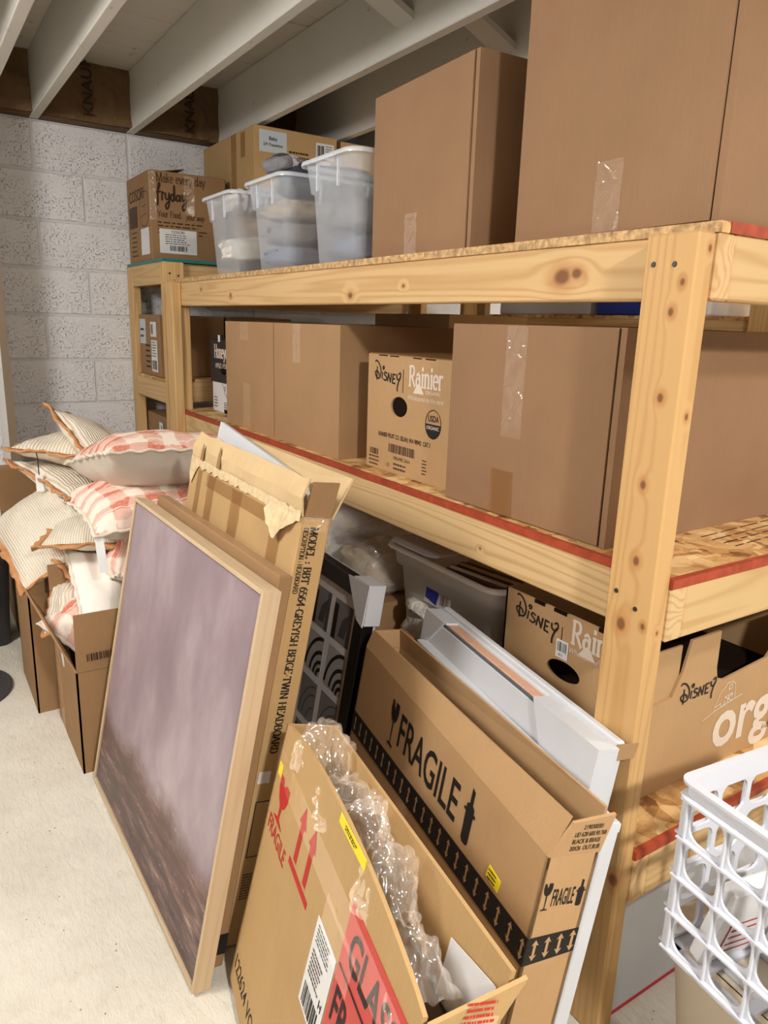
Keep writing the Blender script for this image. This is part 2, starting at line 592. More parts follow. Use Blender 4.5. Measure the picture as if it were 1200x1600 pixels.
GL = {
 'A': (.86, [[(0.06, 0), (.43, 1)], [(.43, 1), (.8, 0)], [(.2, .34), (.66, .34)]]),
 'B': (.78, [[(.16, 0), (.16, 1)], [(.16, 1)]+arc(.4, .77, .22, .23, 90, -90)+[(.16, .54)], [(.16, .54)]+arc(.42, .27, .27, .27, 90, -90)+[(.16, 0)]]),
 'C': (.78, [arc(.43, .5, .36, .5, 40, 320)]),
 'D': (.86, [[(.16, 0), (.16, 1)], [(.16, 1)]+arc(.38, .5, .4, .5, 90, -90)+[(.16, 0)]]),
 'E': (.74, [[(.16, 0), (.16, 1)], [(.16, 1), (.66, 1), (.66, .86)], [(.16, .52), (.54, .52)], [(.16, 0), (.68, 0), (.68, .15)]]),
 'F': (.7, [[(.16, 0), (.16, 1)], [(.16, 1), (.64, 1), (.64, .86)], [(.16, .52), (.54, .52)]]),
 'G': (.86, [arc(.43, .5, .36, .5, 45, 325), [(.76, .0), (.76, .42)], [(.55, .42), (.84, .42)]]),
 'H': (.9, [[(.16, 0), (.16, 1)], [(.74, 0), (.74, 1)], [(.16, .52), (.74, .52)]]),
 'I': (.4, [[(.2, 0), (.2, 1)]]),
 'L': (.7, [[(.16, 0), (.16, 1)], [(.16, 0), (.64, 0), (.64, .18)]]),
 'M': (1.06, [[(.14, 0), (.14, 1)], [(.14, 1), (.52, .06)], [(.52, .06), (.9, 1)], [(.9, 1), (.9, 0)]]),
 'N': (.92, [[(.14, 0), (.14, 1)], [(.14, 1), (.76, 0)], [(.76, 0), (.76, 1)]]),
 'O': (.88, [arc(.44, .5, .36, .5, 0, 360, 24)]),
 'P': (.72, [[(.16, 0), (.16, 1)], [(.16, 1)]+arc(.38, .74, .26, .26, 90, -90)+[(.16, .48)]]),
 'R': (.82, [[(.16, 0), (.16, 1)], [(.16, 1)]+arc(.38, .75, .24, .25, 90, -90)+[(.16, .5)], [(.36, .5), (.74, 0)]]),
 'S': (.66, [arc(.33, .75, .22, .25, 40, 250)+arc(.33, .26, .25, .26, 70, -140)]),
 'T': (.8, [[(.4, 0), (.4, 1)], [(.06, .84), (.06, 1), (.74, 1), (.74, .84)]]),
 'W': (1.1, [[(.06, 1), (.32, 0)], [(.32, 0), (.55, 1)], [(.55, 1), (.78, 0)], [(.78, 0), (1.04, 1)]]),
 'Y': (.82, [[(.06, 1), (.41, .46)], [(.76, 1), (.41, .46)], [(.41, .46), (.41, 0)]]),
 '6': (.66, [arc(.33, .32, .26, .32, 0, 360, 20), [(.07, .32), (.12, .7), (.3, .94), (.52, 1)]]),
 '5': (.66, [[(.58, 1), (.16, 1), (.12, .56)]+arc(.3, .31, .28, .31, 110, -140)]),
 '4': (.68, [[(.48, 0), (.48, 1)], [(.48, 1), (.06, .3), (.64, .3)]]),
 ':': (.34, [[(.17, .08), (.17, .2)], [(.17, .5), (.17, .62)]]),
 '-': (.42, [[(.08, .36), (.34, .36)]]),
 '.': (.3, [[(.15, 0), (.15, .1)]]),
 ',': (.3, [[(.15, .08), (.1, -.14)]]),
 ' ': (.42, []),
 'a': (.62, [arc(.28, .22, .2, .22, 0, 360, 16), [(.12, .56), (.3, .66), (.48, .54), (.48, 0)]]),
 'b': (.64, [[(.14, 1), (.14, 0)], arc(.34, .33, .22, .33, 160, -160)]),
 'c': (.56, [arc(.31, .33, .24, .33, 45, 320)]),
 'd': (.66, [arc(.3, .33, .22, .33, 20, 340), [(.52, 1), (.52, 0)]]),
 'e': (.6, [[(.08, .36), (.52, .36)]+arc(.3, .33, .23, .33, 8, 310)]),
 'f': (.44, [[(.2, 0), (.2, .8)]+arc(.34, .82, .14, .18, 180, 40), [(.06, .62), (.38, .62)]]),
 'h': (.68, [[(.14, 0), (.14, 1)], [(.14, .45)]+arc(.34, .45, .2, .2, 150, 0)+[(.54, 0)]]),
 'i': (.34, [[(.17, 0), (.17, .64)], [(.17, .84), (.17, .95)]]),
 'k': (.66, [[(.14, 0), (.14, 1)], [(.5, .64), (.14, .28)], [(.28, .4), (.58, 0)]]),
 'l': (.32, [[(.16, 0), (.16, 1)]]),
 'm': (1.0, [[(.14, 0), (.14, .64)], [(.14, .45)]+arc(.32, .45, .18, .2, 150, 0)+[(.5, 0)], [(.5, .45)]+arc(.68, .45, .18, .2, 150, 0)+[(.86, 0)]]),
 'n': (.68, [[(.14, 0), (.14, .64)], [(.14, .45)]+arc(.34, .45, .2, .2, 150, 0)+[(.54, 0)]]),
 'o': (.62, [arc(.31, .33, .24, .33, 0, 360, 20)]),
 'r': (.5, [[(.14, 0), (.14, .64)], [(.14, .42)]+arc(.32, .48, .16, .17, 150, 40)]),
 's': (.5, [arc(.25, .49, .16, .16, 40, 250)+arc(.25, .17, .18, .17, 70, -140)]),
 't': (.42, [[(.2, .86), (.2, .1)]+arc(.3, .12, .1, .12, 180, 300), [(.05, .62), (.38, .62)]]),
 'u': (.68, [[(.14, .64), (.14, .2)]+arc(.32, .2, .18, .2, 180, 330)+[(.52, .2)], [(.54, .64), (.54, 0)]]),
 'v': (.6, [[(.05, .64), (.3, 0)], [(.3, 0), (.55, .64)]]),
 'w': (.86, [[(.05, .64), (.24, 0)], [(.24, 0), (.43, .64)], [(.43, .64), (.62, 0)], [(.62, 0), (.81, .64)]]),
 'y': (.6, [[(.05, .64), (.3, .02)], [(.55, .64), (.3, 0), (.18, -.28), (.04, -.28)]]),
}


def ribbon(m, pts, wf):
    """flat stroke through 2d points, width by direction"""
    for i in range(len(pts)-1):
        a, b = Vector((*pts[i], 0)), Vector((*pts[i+1], 0))
        d = b-a
        if d.length < 1e-7:
            continue
        d.normalize()
        w = wf(d, i/(max(1, len(pts)-2)))*0.5
        n = Vector((-d.y, d.x, 0))*w
        e = d*w*0.45
        zo = Vector((0, 0, 1.5e-5*(len(m.f) % 40)))
        m.quad(a-e-n+zo, b+e-n+zo, b+e+n+zo, a-e+n+zo)


def serif_text(name, s, size, mat, parent, frame, thick=.15, thin=.055, serif=True, sx=1.0, space=0.0, shear=0.0, label=None):
    m = MB()
    x = 0.0
    for ch in s:
        w, pol = GL.get(ch, GL[' '])
        g = MB()
        for pl in pol:
            ribbon(g, pl, lambda d, t: thin+(thick-thin)*abs(d.y)**1.3)
            if serif and ch not in ':-.,':
                for p, q in ((pl[0], pl[1]), (pl[-1], pl[-2])):
                    if abs(p[0]-q[0]) < 0.6*abs(p[1]-q[1]) and min(abs(p[1]), abs(p[1]-1), abs(p[1]-.64)) < .03 and abs(p[1]-q[1]) > .2:
                        ribbon(g, [(p[0]-.12, p[1]+(.02 if p[1] < .3 else -.02)), (p[0]+.12, p[1]+(.02 if p[1] < .3 else -.02))], lambda d, t: thin)
        m.add([((px+py*shear+x)*size*sx, py*size, pz) for px, py, pz in g.v], g.f)
        x += w+space
    m.v = [tuple(frame @ Vector(p)) for p in m.v]
    o = m.build(name, mat, parent)
    if label:
        o['label'] = label
    return o


def stroke_print(name, polys, scale, mat, parent, frame, width, label=None, taper=False):
    m = MB()
    for pl in polys:
        ribbon(m, pl, lambda d, t: width*((0.55+0.9*sin(pi*min(1, max(0, t)))) if taper else 1.0))
    m.v = [tuple(frame @ Vector((p[0]*scale, p[1]*scale, p[2]))) for p in m.v]
    o = m.build(name, mat, parent)
    if label:
        o['label'] = label
    return o


def smooth_path(pts, n=6):
    out = []
    P = [pts[0]]+list(pts)+[pts[-1]]
    for i in range(1, len(P)-2):
        for k in range(n):
            t = k/n
            q = []
            for a in (0, 1):
                p0, p1, p2, p3 = P[i-1][a], P[i][a], P[i+1][a], P[i+2][a]
                q.append(0.5*(2*p1+(p2-p0)*t+(2*p0-5*p1+4*p2-p3)*t*t+(3*p1-p0-3*p2+p3)*t**3))
            out.append(tuple(q))
    out.append(pts[-1])
    return out


def disney_word(parent, frame, h):
    """the handwritten word on the apple cartons"""
    st = [
        smooth_path([(.02, .96), (.12, 1.03), (.34, .96), (.56, .74), (.66, .48), (.6, .22), (.42, .12), (.24, .16), (.1, .3), (.1, .42), (.26, .48), (.46, .4), (.5, .28)]),
        smooth_path([(.26, .72), (.27, .4), (.3, .02)]),
        [(.8, .16), (.82, .52)], smooth_path([(.78, .72), (.84, .82), (.93, .8), (.92, .7), (.84, .68)]),
        smooth_path([(1.24, .52), (1.08, .56), (1.0, .44), (1.14, .36), (1.26, .28), (1.16, .14), (.96, .16)]),
        [(1.36, .12), (1.4, .56)], [(1.4, .56), (1.64, .12)], [(1.64, .12), (1.68, .58)],
        [(1.84, .12), (1.84, .58)], [(1.84, .58), (2.06, .58)], [(1.84, .34), (2.02, .36)], [(1.84, .12), (2.08, .12)],
        smooth_path([(2.2, .62), (2.24, .42), (2.4, .36), (2.5, .5)]), smooth_path([(2.36, .66), (2.5, .74), (2.56, .56), (2.42, .3), (2.34, .0), (2.36, -.22)]),
    ]
    return stroke_print('brand_lettering', st, h, M['ink'], parent, frame, 0.085)


def bars(name, w, h, n, mat, parent, frame, seed=1):
    rnd = random.Random(seed)
    m = MB()
    x = 0
    while x < w:
        b = w/n*rnd.choice((.35, .6, .6, 1.0))
        m.quad((x, 0, 0), (min(w, x+b), 0, 0), (min(w, x+b), h, 0), (x, h, 0))
        x += b+w/n*rnd.choice((.3, .5, .8))
    m.v = [tuple(frame @ Vector(p)) for p in m.v]
    return m.build(name, mat, parent)


def lines(name, w, rows, pitch, th, mat, parent, frame, seed=1):
    """rows of print too small to read"""
    rnd = random.Random(seed)
    m = MB()
    for r in range(rows):
        x = 0
        end = w*rnd.uniform(.7, 1)
        while x < end:
            l = rnd.uniform(.05, .16)*w
            m.quad((x, -r*pitch, 0), (min(end, x+l), -r*pitch, 0), (min(end, x+l), -r*pitch+th, 0), (x, -r*pitch+th, 0))
            x += l+w*.03
    m.v = [tuple(frame @ Vector(p)) for p in m.v]
    return m.build(name, mat, parent)


def sheet(name, pts, mat, parent, frame, t=0.0006):
    """a flat sticker or print: polygon with thickness"""
    n = len(pts)
    v = [tuple(frame @ Vector((p[0], p[1], t))) for p in pts]+[tuple(frame @ Vector((p[0], p[1], -0.0004))) for p in pts]
    f = [tuple(range(n))]+[((i+1) % n, i, n+i, n+(i+1) % n) for i in range(n)]
    return pyd(name, v, f, mat, parent)


def rect(x0, y0, x1, y1):
    return [(x0, y0), (x1, y0), (x1, y1), (x0, y1)]


def tape(name, w, h, mat, parent, frame, seed=0, lift=0.0012, nx=26, ny=70, skew=0.0):
    """strip of packing tape with sharp random creases"""
    rq = random.Random(seed*7+3)
    cre = []
    if mat is M['tape']:
        for _ in range(int(4+ (w*h)**.5*110)):
            a = rq.uniform(0, pi)
            cre.append((rq.uniform(0, w), rq.uniform(0, h), cos(a), sin(a), rq.uniform(.006, .03), rq.uniform(.0010, .0026)))
    v, f = [], []
    for j in range(ny+1):
        for i in range(nx+1):
            x, y = w*i/nx, h*j/ny
            d = lift*(1.0+0.7*nz(x*40+seed, y*40, seed))
            for cx, cy, ca, sa, ln, hh in cre:
                dx, dy = x-cx, y-cy
                t = abs(dx*ca+dy*sa)/ln
                q = abs(-dx*sa+dy*ca)/.0032
                if t < 1 and q < 1:
                    d += hh*(1-q)*(1-t)
            ex = 0.0025*nz(seed, y*50, 3.0) if i in (0, nx) else 0
            v.append(tuple(frame @ Vector((x+ex+skew*y, y, max(0.0004, d)))))
    for j in range(ny):
        for i in range(nx):
            a = j*(nx+1)+i
            f.append((a, a+1, a+nx+2, a+nx+1))
    return pyd(name, v, f, mat, parent, False)
# ================================================================== the room
rnd = random.Random(7)


def concrete():
    k = NT('concrete_floor', 0.62, 0.3)
    a = k.noise(2.2, detail=5, rough=0.6)
    b = k.noise(28, detail=4, rough=0.65)
    c = k.mix(k.mr(a, 0.3, 0.7), S(200, 194, 180), S(226, 221, 209))
    c = k.mix(k.mr(b, 0.52, 0.74, 0, 0.42), c, S(196, 184, 164))
    p = k.voro(46, rnd=1.0)
    pit = k.math('MULTIPLY', k.mr(p, 0.05, 0.11, 1, 0), k.mr(k.noise(6), 0.5, 0.6))
    c = k.mix(k.math('MULTIPLY', pit, 0.6), c, S(120, 106, 90))
    k.color(c)
    tr = k.noise(60, k.map((1, 0.35, 1), rot=(0, 0, 0.5)), detail=5, rough=0.7)
    k.bump(k.math('SUBTRACT', tr, pit), 0.8, 0.006)
    return k.m


def blockpaint():
    k = NT('painted_block', 0.6, 0.3)
    n = k.noise(3, detail=3)
    k.color(k.mix(n, S(222, 221, 222), S(240, 239, 240)))
    pits = k.math('MULTIPLY', k.mr(k.noise(110, detail=2, rough=0.6), 0.58, 0.68), k.mr(k.noise(9, detail=3), 0.38, 0.62, 0.0, 1.0))
    k.bump(k.math('SUBTRACT', k.math('MULTIPLY', k.noise(60, detail=5, rough=0.65), 0.7), k.math('MULTIPLY', pits, 1.6)), 0.9, 0.007)
    return k.m


def ceilpaint(name, a, b):
    k = NT(name, 0.7, 0.2)
    st = k.noise(30, k.map((1, 0.06, 1)), detail=4)
    n = k.noise(2.5, detail=4)
    c = k.mix(n, a, b)
    sc = k.math('MULTIPLY', k.mr(k.noise(16, k.map((1, 0.5, 1)), detail=5, rough=0.7), 0.64, 0.72), 0.65)
    c = k.mix(sc, c, S(120, 112, 100))
    k.color(c)
    k.bump(st, 0.3, 0.002)
    return k.m


M['concrete'] = concrete()
M['block'] = blockpaint()
M['mortar'] = plain('painted_mortar', S(212, 210, 210), 0.7, 0.2, 0.04, 30)
M['joist'] = ceilpaint('painted_joist', S(206, 203, 194), S(222, 220, 212))
M['plank'] = ceilpaint('painted_plank', S(200, 192, 178), S(214, 208, 196))
M['wallpaint'] = plain('painted_wall', S(220, 218, 214), 0.7, 0.2, 0.03, 3)

floor = struct(box('floor', (-2.7, -3.3, -0.06), (3.8, 3.4, 0.0), M['concrete']))
wall = struct(box('wall_far', (-2.7, 3.1045, 0.0), (3.8, 3.35, 2.05), M['mortar']))
me_full = boxmesh('block', (0, 0, 0), (0.397, 0.03, 0.194), 0.0035)
me_full.materials.append(M['block'])
for k in range(10):
    z = 2.05-0.2032*(k+1)+0.004
    for i in range(-2, 3):
        x = -0.341+0.4064*i+(0.2032 if k % 2 else 0)+0.0045
        o = link('block', me_full, None, wall, Matrix.Translation((x, 3.0995+rnd.uniform(-.0012, .0012), z)))
M['wall_dim'] = plain('unseen_wall_dimmed', S(150, 145, 138), 0.8, 0.2, 0.05, 3)  # for the unseen walls: colour darkened to cut bounced light
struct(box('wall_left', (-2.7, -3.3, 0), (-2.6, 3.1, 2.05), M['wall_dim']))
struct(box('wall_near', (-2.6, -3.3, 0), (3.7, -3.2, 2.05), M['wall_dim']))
struct(box('wall_right', (3.7, -3.3, 0), (3.8, 3.1, 2.05), M['wallpaint']))
ceil = struct(box('ceiling', (-2.7, -3.3, 2.306), (3.8, 3.4, 2.36), M['plank']))
y = 3.098
while y > -0.4:
    w = rnd.choice((0.089, 0.14, 0.14, 0.14))
    dz = rnd.uniform(0, 0.003)
    box('plank', (-1.6, y-w+0.003, 2.285+dz), (2.4, y, 2.3055), M['plank'], ceil, 0.002)
    y -= w
JX = [-0.345+0.4064*k for k in range(-5, 10)]
me_j = boxmesh('joist', (0, -3.3, 2.0505), (0.038, 3.1, 2.285), 0.003)
me_j.materials.append(M['joist'])
for x in JX+[-0.548]:
    link('joist', me_j, None, ceil, Matrix.Translation((x, 0, 0)))
# diagonal bridging between joists
for k in (7, 6, 5, 4):
    x0, x1 = JX[k]+0.038, JX[k+1]
    m = MB()
    for (xa, za, xb, zb, yy) in ((x0, 2.275, x1, 2.125, 1.43),):
        w = 0.044
        t = 0.010
        m.hexa([(xa, yy-w, za-t), (xb, yy-w, zb-t), (xb, yy+w, zb-t), (xa, yy+w, za-t), (xa, yy-w, za+t), (xb, yy-w, zb+t), (xb, yy+w, zb+t), (xa, yy+w, za+t)])
    m.build('bridging', M['joist'], ceil)


# kraft faced insulation in the joist ends
def kraftpaper():
    k = NT('kraft_insulation_paper', 0.75, 0.2)
    n = k.noise(9, detail=5)
    k.color(k.mix(n, S(92, 72, 50), S(128, 100, 68)))
    k.bump(k.noise(16, detail=4, dist=1.0), 0.8, 0.02)
    return k.m


M['insul'] = kraftpaper()
bl = ['brown kraft insulation batt above the wall at the left edge of the photo', 'brown kraft insulation batt between the two joists above the leftmost wall blocks',
      'brown kraft insulation batt above the air fryer carton', 'dark kraft insulation batt above the tall taped carton at the far wall']
for q, k in enumerate((4, 5, 6, 7)):
    x0, x1 = JX[k]+0.039, JX[k+1]-0.001
    r0 = root('insulation_batt', bl[q], 'insulation', ((x0+x1)/2, 3.06, 2.052), group='insulation batts above the far wall')
    v, f = [], []
    nx, ny = 22, 14
    for j in range(ny+1):
        for i in range(nx+1):
            xx = -(x1-x0)/2+(x1-x0)*i/nx
            zz = 0.0+0.232*j/ny
            v.append((xx, -0.06+0.016*nz(xx*9+q*5, zz*14, q)+0.008*nz(xx*30, zz*25, q+4), zz))
    for j in range(ny):
        for i in range(nx):
            a = j*(nx+1)+i
            f.append((a, a+1, a+nx+2, a+nx+1))
    o = pyd('paper_facing', v, f, M['insul'], r0, True)
    box('fibre_fill', (-(x1-x0)/2, -0.03, 0), ((x1-x0)/2, 0.04, 0.23), M['insul'], r0)
    if q in (1, 2):
        fr = Matrix(((0, -1, 0, 0.02 if q == 1 else 0.06), (0, 0, -1, -0.078), (1, 0, 0, 0.015), (0, 0, 0, 1)))
        text('printed_text', 'KNAUF', 0.062, M['ink_brown'], r0, fr, bold=0.02, sx=1.1)

# white board standing end-on against the far wall
r0 = root('white_board', 'white painted board standing end-on against the block wall', 'board', (-0.553, 2.93, 0.0))
box('board_face', (-0.016, -0.14, 0.0), (0.010, 0.155, 2.045), M['wallpaint'], r0, 0.001)
box('board_edge', (-0.018, -0.152, 0.0), (0.012, -0.1405, 2.045), plain('brown_board_edge', S(132, 116, 98), 0.7), r0)


# ================================================================== shelving units
def wpart(name, a, b, mat, r, bevel=0.003):
    """a part given in world coordinates; the object's own space stays world aligned"""
    L = r.location
    o = link(name, boxmesh(name, a, b, bevel), mat, r)
    o.matrix_parent_inverse = Matrix.Translation((-L.x, -L.y, -L.z))
    return o


ZT, ZM, ZB, H = 1.3734, 0.8569, 0.3682, 0.089
DT = 0.015
U1 = root('shelving_unit', 'large pine shelving unit with strand board decks stacked with cartons', 'shelf', (0.62, 1.2, 0))
post_knots = [((0, .018, 1.307), .006), ((0, .031, 1.267), .007), ((0, .031, 1.147), .008), ((0, .042, 1.016), .008), ((0, .038, .897), .009), ((0, .052, .788), .013),
              ((0, .012, .798), .006), ((0, .026, .443), .010), ((0, .007, .338), .014), ((0, .047, .191), .009), ((.026, 0, 1.352), .006), ((.023, 0, 1.122), .006), ((.021, 0, .787), .004)]
M['post'] = wood('pine_post', S(206, 166, 112), S(184, 140, 86), 2, 46, post_knots, 0.3, 0.7)
M['rail_top'] = wood('pine_rail_top', S(216, 182, 132), S(186, 142, 92), 1, 40, [((.038, .282, 1.325), .021), ((.038, .25, 1.329), .013), ((.038, .993, 1.305), .012), ((.038, 1.794, 1.316), .010), ((.038, 2.084, 1.343), .008), ((.038, .759, 1.322), .006)], 1.9, 0.75)
M['rail_mid'] = wood('pine_rail_mid', S(216, 186, 138), S(184, 144, 94), 1, 60, [((.038, .445, .799), .004), ((.038, 1.143, .844), .005)], 4.1, 0.8)
M['rail_end'] = wood('pine_rail_end', S(212, 180, 130), S(182, 140, 90), 0, 34, (), 2.3, 0.7)
M['rail_y'] = wood('pine_rail', S(218, 184, 134), S(186, 144, 92), 1, 40, (), 5.2, 0.75)
M['post_far'] = wood('pine_post_plain', S(216, 180, 126), S(188, 142, 88), 2, 44, (), 3.7, 0.75)
pn = wpart('post', (0, 0, 0), (.038, .0855, ZT), M['post'], U1)
pf = wpart('post', (0, 2.316, 0), (.038, 2.405, ZT), M['post_far'], U1)
wpart('post', (1.20, 0, 0), (1.238, .089, ZT), M['post_far'], U1)
wpart('post', (1.20, 2.316, 0), (1.238, 2.405, ZT), M['post_far'], U1)
wpart('support_stud', (.0385, 2.33, ZM+DT), (.0765, 2.368, ZT-H), M['post_far'], U1)
wpart('support_stud', (.0385, 2.33, 0), (.0765, 2.368, ZM-H), M['post_far'], U1)
me_s = bpy.data.meshes.new('screw')
bm = bmesh.new()
bmesh.ops.create_cone(bm, cap_ends=True, segments=10, radius1=0.0045, radius2=0.0035, depth=0.002)
bm.to_mesh(me_s)
bm.free()
me_s.materials.append(M['screw'])
for (a, b) in ((.069, 1.332), (.034, 1.331), (.068, .839), (.029, .821), (.034, .348)):
    o = link('screw', me_s, None, pn)
    o.matrix_local = Matrix.Translation((-0.0004, a, b)) @ Matrix.Rotation(-pi/2, 4, 'Y')
for z, mat, nm in ((ZT, M['rail_top'], 't'), (ZM, M['rail_mid'], 'm'), (ZB, M['rail_y'], 'b')):
    wpart('front_rail', (.0385, -.0045, z-H), (.0765, 2.40, z), mat, U1)
    if nm != 't':
        wpart('back_rail', (1.1615, -.0045, z-H), (1.1995, 2.40, z), M['rail_y'], U1)
    wpart('end_rail', (.077, -.004, z-H), (1.161, .034, z), M['rail_end'], U1)
    wpart('end_rail', (.077, 2.36, z-H), (1.161, 2.398, z), M['rail_end'], U1)
    for yy in (() if nm == 't' else (.8, 1.6)):
        wpart('cross_rail', (.077, yy, z-H), (1.161, yy+.038, z), M['rail_end'], U1)
    d = wpart('deck', (.039, -.004, z+.0003), (1.2, 2.405, z+DT), M['osb'], U1, 0.0)
    m = MB()
    if nm != 't':
        m.box((.0375, -.0041, z+.0003), (.0389, 2.405, z+DT+.0004))
        m.box((.0390, -.0041, z+DT+.0001), (.048, 2.405, z+DT+.0004))
        m.box((.0375, -.006, z+.0003), (1.2, -.0042, z+DT+.0004))
        m.box((.0481, -.0041, z+DT+.0001), (1.2, .006, z+DT+.0004))
    else:
        m.box((.06, -.006, z+.0003), (1.2, -.0042, z+DT+.0004))
    m.build('painted_edge', M['red_paint'], d)
    if nm == 't':
        m = MB()
        m.box((.0375, -.0055, z+.0003), (.0389, 2.405, z+DT+.0002))
        m.build('raw_edge', M['osb_edge'], d)
    if nm == 'm':
        lines('printed_lines', .42, 4, .022, .0032, M['ink_brown'], d, Matrix.Translation((.30, .125, z+DT+.0006)) @ rot2(.06), 5)

# unit along the far wall
U2 = root('shelving_unit', 'pine shelving unit along the block wall with a teal sheet on top', 'shelf', (0.9, 2.8, 0))
wpart('post', (.03, 2.52, 0), (.119, 2.5575, 1.463), M['post_far'], U2)
wpart('post', (.03, 3.005, 0), (.068, 3.09, 1.463), M['post_far'], U2)
wpart('post', (1.63, 2.52, 0), (1.719, 2.5575, 1.463), M['post_far'], U2)
wpart('post', (1.681, 3.005, 0), (1.719, 3.09, 1.463), M['post_far'], U2)
for z in (1.463, .965, .42):
    wpart('end_rail', (.0302, 2.558, z-H), (.068, 3.004, z), M['rail_y'], U2)
    wpart('front_rail', (.0685, 2.558, z-H), (1.68, 2.596, z), M['rail_end'], U2)
    wpart('back_rail', (.0685, 3.05, z-H), (1.68, 3.088, z), M['rail_end'], U2)
    if z < 1.4:
        wpart('deck', (.04, 2.56, z+.0003), (1.68, 3.088, z+.012), M['osb'], U2, 0)
sh = wpart('teal_sheet', (.032, 2.53, 1.4635), (1.70, 3.088, 1.476), M['teal'], U2, 0.001)
for (a, b) in ((.058, 1.417), (.095, 1.409)):
    o = link('screw', me_s, None, U2)
    o.matrix_parent_inverse = Matrix.Translation((-U2.location.x, -U2.location.y, 0))
    o.matrix_basis = Matrix.Translation((a, 2.5192, b)) @ Matrix.Rotation(pi/2, 4, 'X')

# unit in the next aisle, seen through the gap
U3 = root('shelving_unit', 'brightly lit pine shelving unit in the next aisle seen through the gap', 'shelf', (2.1, 1.2, 0))
for yy in (-.3, .93, 2.55):
    wpart('post', (1.80, yy, 0), (1.838, yy+.089, 1.9), M['post_far'], U3)
    wpart('post', (2.36, yy, 0), (2.398, yy+.089, 1.9), M['post_far'], U3)
for z in (1.296, .7):
    wpart('front_rail', (1.839, -.3, z-H), (1.877, 2.64, z), M['rail_y'], U3)
    wpart('back_rail', (2.32, -.3, z-H), (2.358, 2.64, z), M['rail_y'], U3)
    wpart('deck', (1.84, -.3, z+.0003), (2.36, 2.64, z+.015), M['osb'], U3, 0)
for (y0, y1, h, mat, lab, cat) in ((1.86, 2.5, .2, M['white_board'], 'long white carton behind the gap, left of the blue bin', 'box'),
                                   (1.50, 1.82, .2, plain('blue_bin_plastic', S(26, 52, 150), 0.4, 0.5), 'blue bin on the far aisle shelf glimpsed left of the near post', 'bin'),
                                   (1.24, 1.47, .19, M['white_board'], 'white carton on the far aisle shelf beside the blue bin', 'box'),
                                   (.20, .9, .2, M['white_board'], 'long white carton glimpsed right of the near post', 'box')):
    r0 = root('bin' if cat == 'bin' else 'white_carton', lab, cat, (1.86, (y0+y1)/2, 1.3115))
    box('body', (0, -(y1-y0)/2, 0), (.36, (y1-y0)/2, h), mat, r0, 0.006)
    box('lid', (-.008, -(y1-y0)/2-.006, h+.0005), (.368, (y1-y0)/2+.006, h+.02), mat, r0, 0.004)


# ================================================================== cartons
def carton(name, label, cat, far, W, D, Hh, mat, ang=0.0, seam=True, tapes=(), group=None, z0=None, bulge=0.004, top_gap=False):
    """closed carton whose front looks towards -x; far = far front bottom corner; local x runs to the near end, y into the shelf"""
    r = root(name, label, cat, far, (0, 0, -pi/2-R(ang)), group)
    n = 8
    # body with slightly bowed faces
    bm = bmesh.new()
    vv = {}
    def P(i, j, k):
        u, v, w = i/n, j/n, k/n
        x, yy, z = W*u, D*v, Hh*w
        bw = lambda a, b: 16*a*(1-a)*b*(1-b)
        if j == 0:
            yy -= bulge*bw(u, w)
        if j == n:
            yy += bulge*bw(u, w)
        if i == 0:
            x -= bulge*bw(v, w)
        if i == n:
            x += bulge*bw(v, w)
        if k == n:
            z += bulge*bw(u, v)
        key = (i, j, k)
        if key not in vv:
            vv[key] = bm.verts.new((x, yy, z))
        return vv[key]
    for i in range(n):
        for j in range(n):
            for fixed, quad in (((0,), None),):
                bm.faces.new((P(i, 0, j), P(i+1, 0, j), P(i+1, 0, j+1), P(i, 0, j+1)))
                bm.faces.new((P(i+1, n, j), P(i, n, j), P(i, n, j+1), P(i+1, n, j+1)))
                bm.faces.new((P(n, i, j), P(n, i+1, j), P(n, i+1, j+1), P(n, i, j+1)))
                bm.faces.new((P(0, i+1, j), P(0, i, j), P(0, i, j+1), P(0, i+1, j+1)))
                bm.faces.new((P(i, j, n), P(i+1, j, n), P(i+1, j+1, n), P(i, j+1, n)))
                bm.faces.new((P(i, j+1, 0), P(i+1, j+1, 0), P(i+1, j, 0), P(i, j, 0)))
    cre = [e for e in bm.edges if len(e.link_faces) == 2 and e.calc_face_angle() > 0.9]
    bmesh.ops.bevel(bm, geom=cre, offset=0.003, segments=2, affect='EDGES')
    me = bpy.data.meshes.new('body')
    bm.to_mesh(me)
    bm.free()
    link('body', me, mat, r)
    if seam:
        # outer side panel stops short of the near corner and shows its cut edge
        v, f = [], []
        for i in range(n+1):
            for k in range(n+1):
                u, w = i/n, k/n
                x = 0.002+(W-0.016)*u
                v.append((x, -0.0034-bulge*16*(x/W)*(1-x/W)*w*(1-w), 0.002+(Hh-0.003)*w))
        q = len(v)
        v += [(a, 0.001 if False else b+0.0034, c) for a, b, c in v]
        for i in range(n):
            for k in range(n):
                a = i*(n+1)+k
                f.append((a, a+n+1, a+n+2, a+1))
        for k in range(n):
            a = n*(n+1)+k
            f.append((a, q+a, q+a+1, a+1))
            f.append((k+1, q+k+1, q+k, k))
        for i in range(n):
            a = i*(n+1)+n
            f.append((a, a+n+1, q+a+n+1, q+a))
        pyd('side_panel', v, f, mat, r, False)
        box('seam_gap', (W-0.0135, -0.0006, 0.002), (W-0.0122, 0.0004, Hh-0.002), M['hole'], r)
    off = -0.0036-bulge if seam else -bulge-.0004
    for q, (x, z, w, h, kind) in enumerate(tapes):
        tape('tape', w, h, M[kind], r, FR_FRONT(x, off, z), seed=sum(map(ord, label)) % 50+q, lift=0.0012 if kind == 'tape' else 0.0007)
    return r


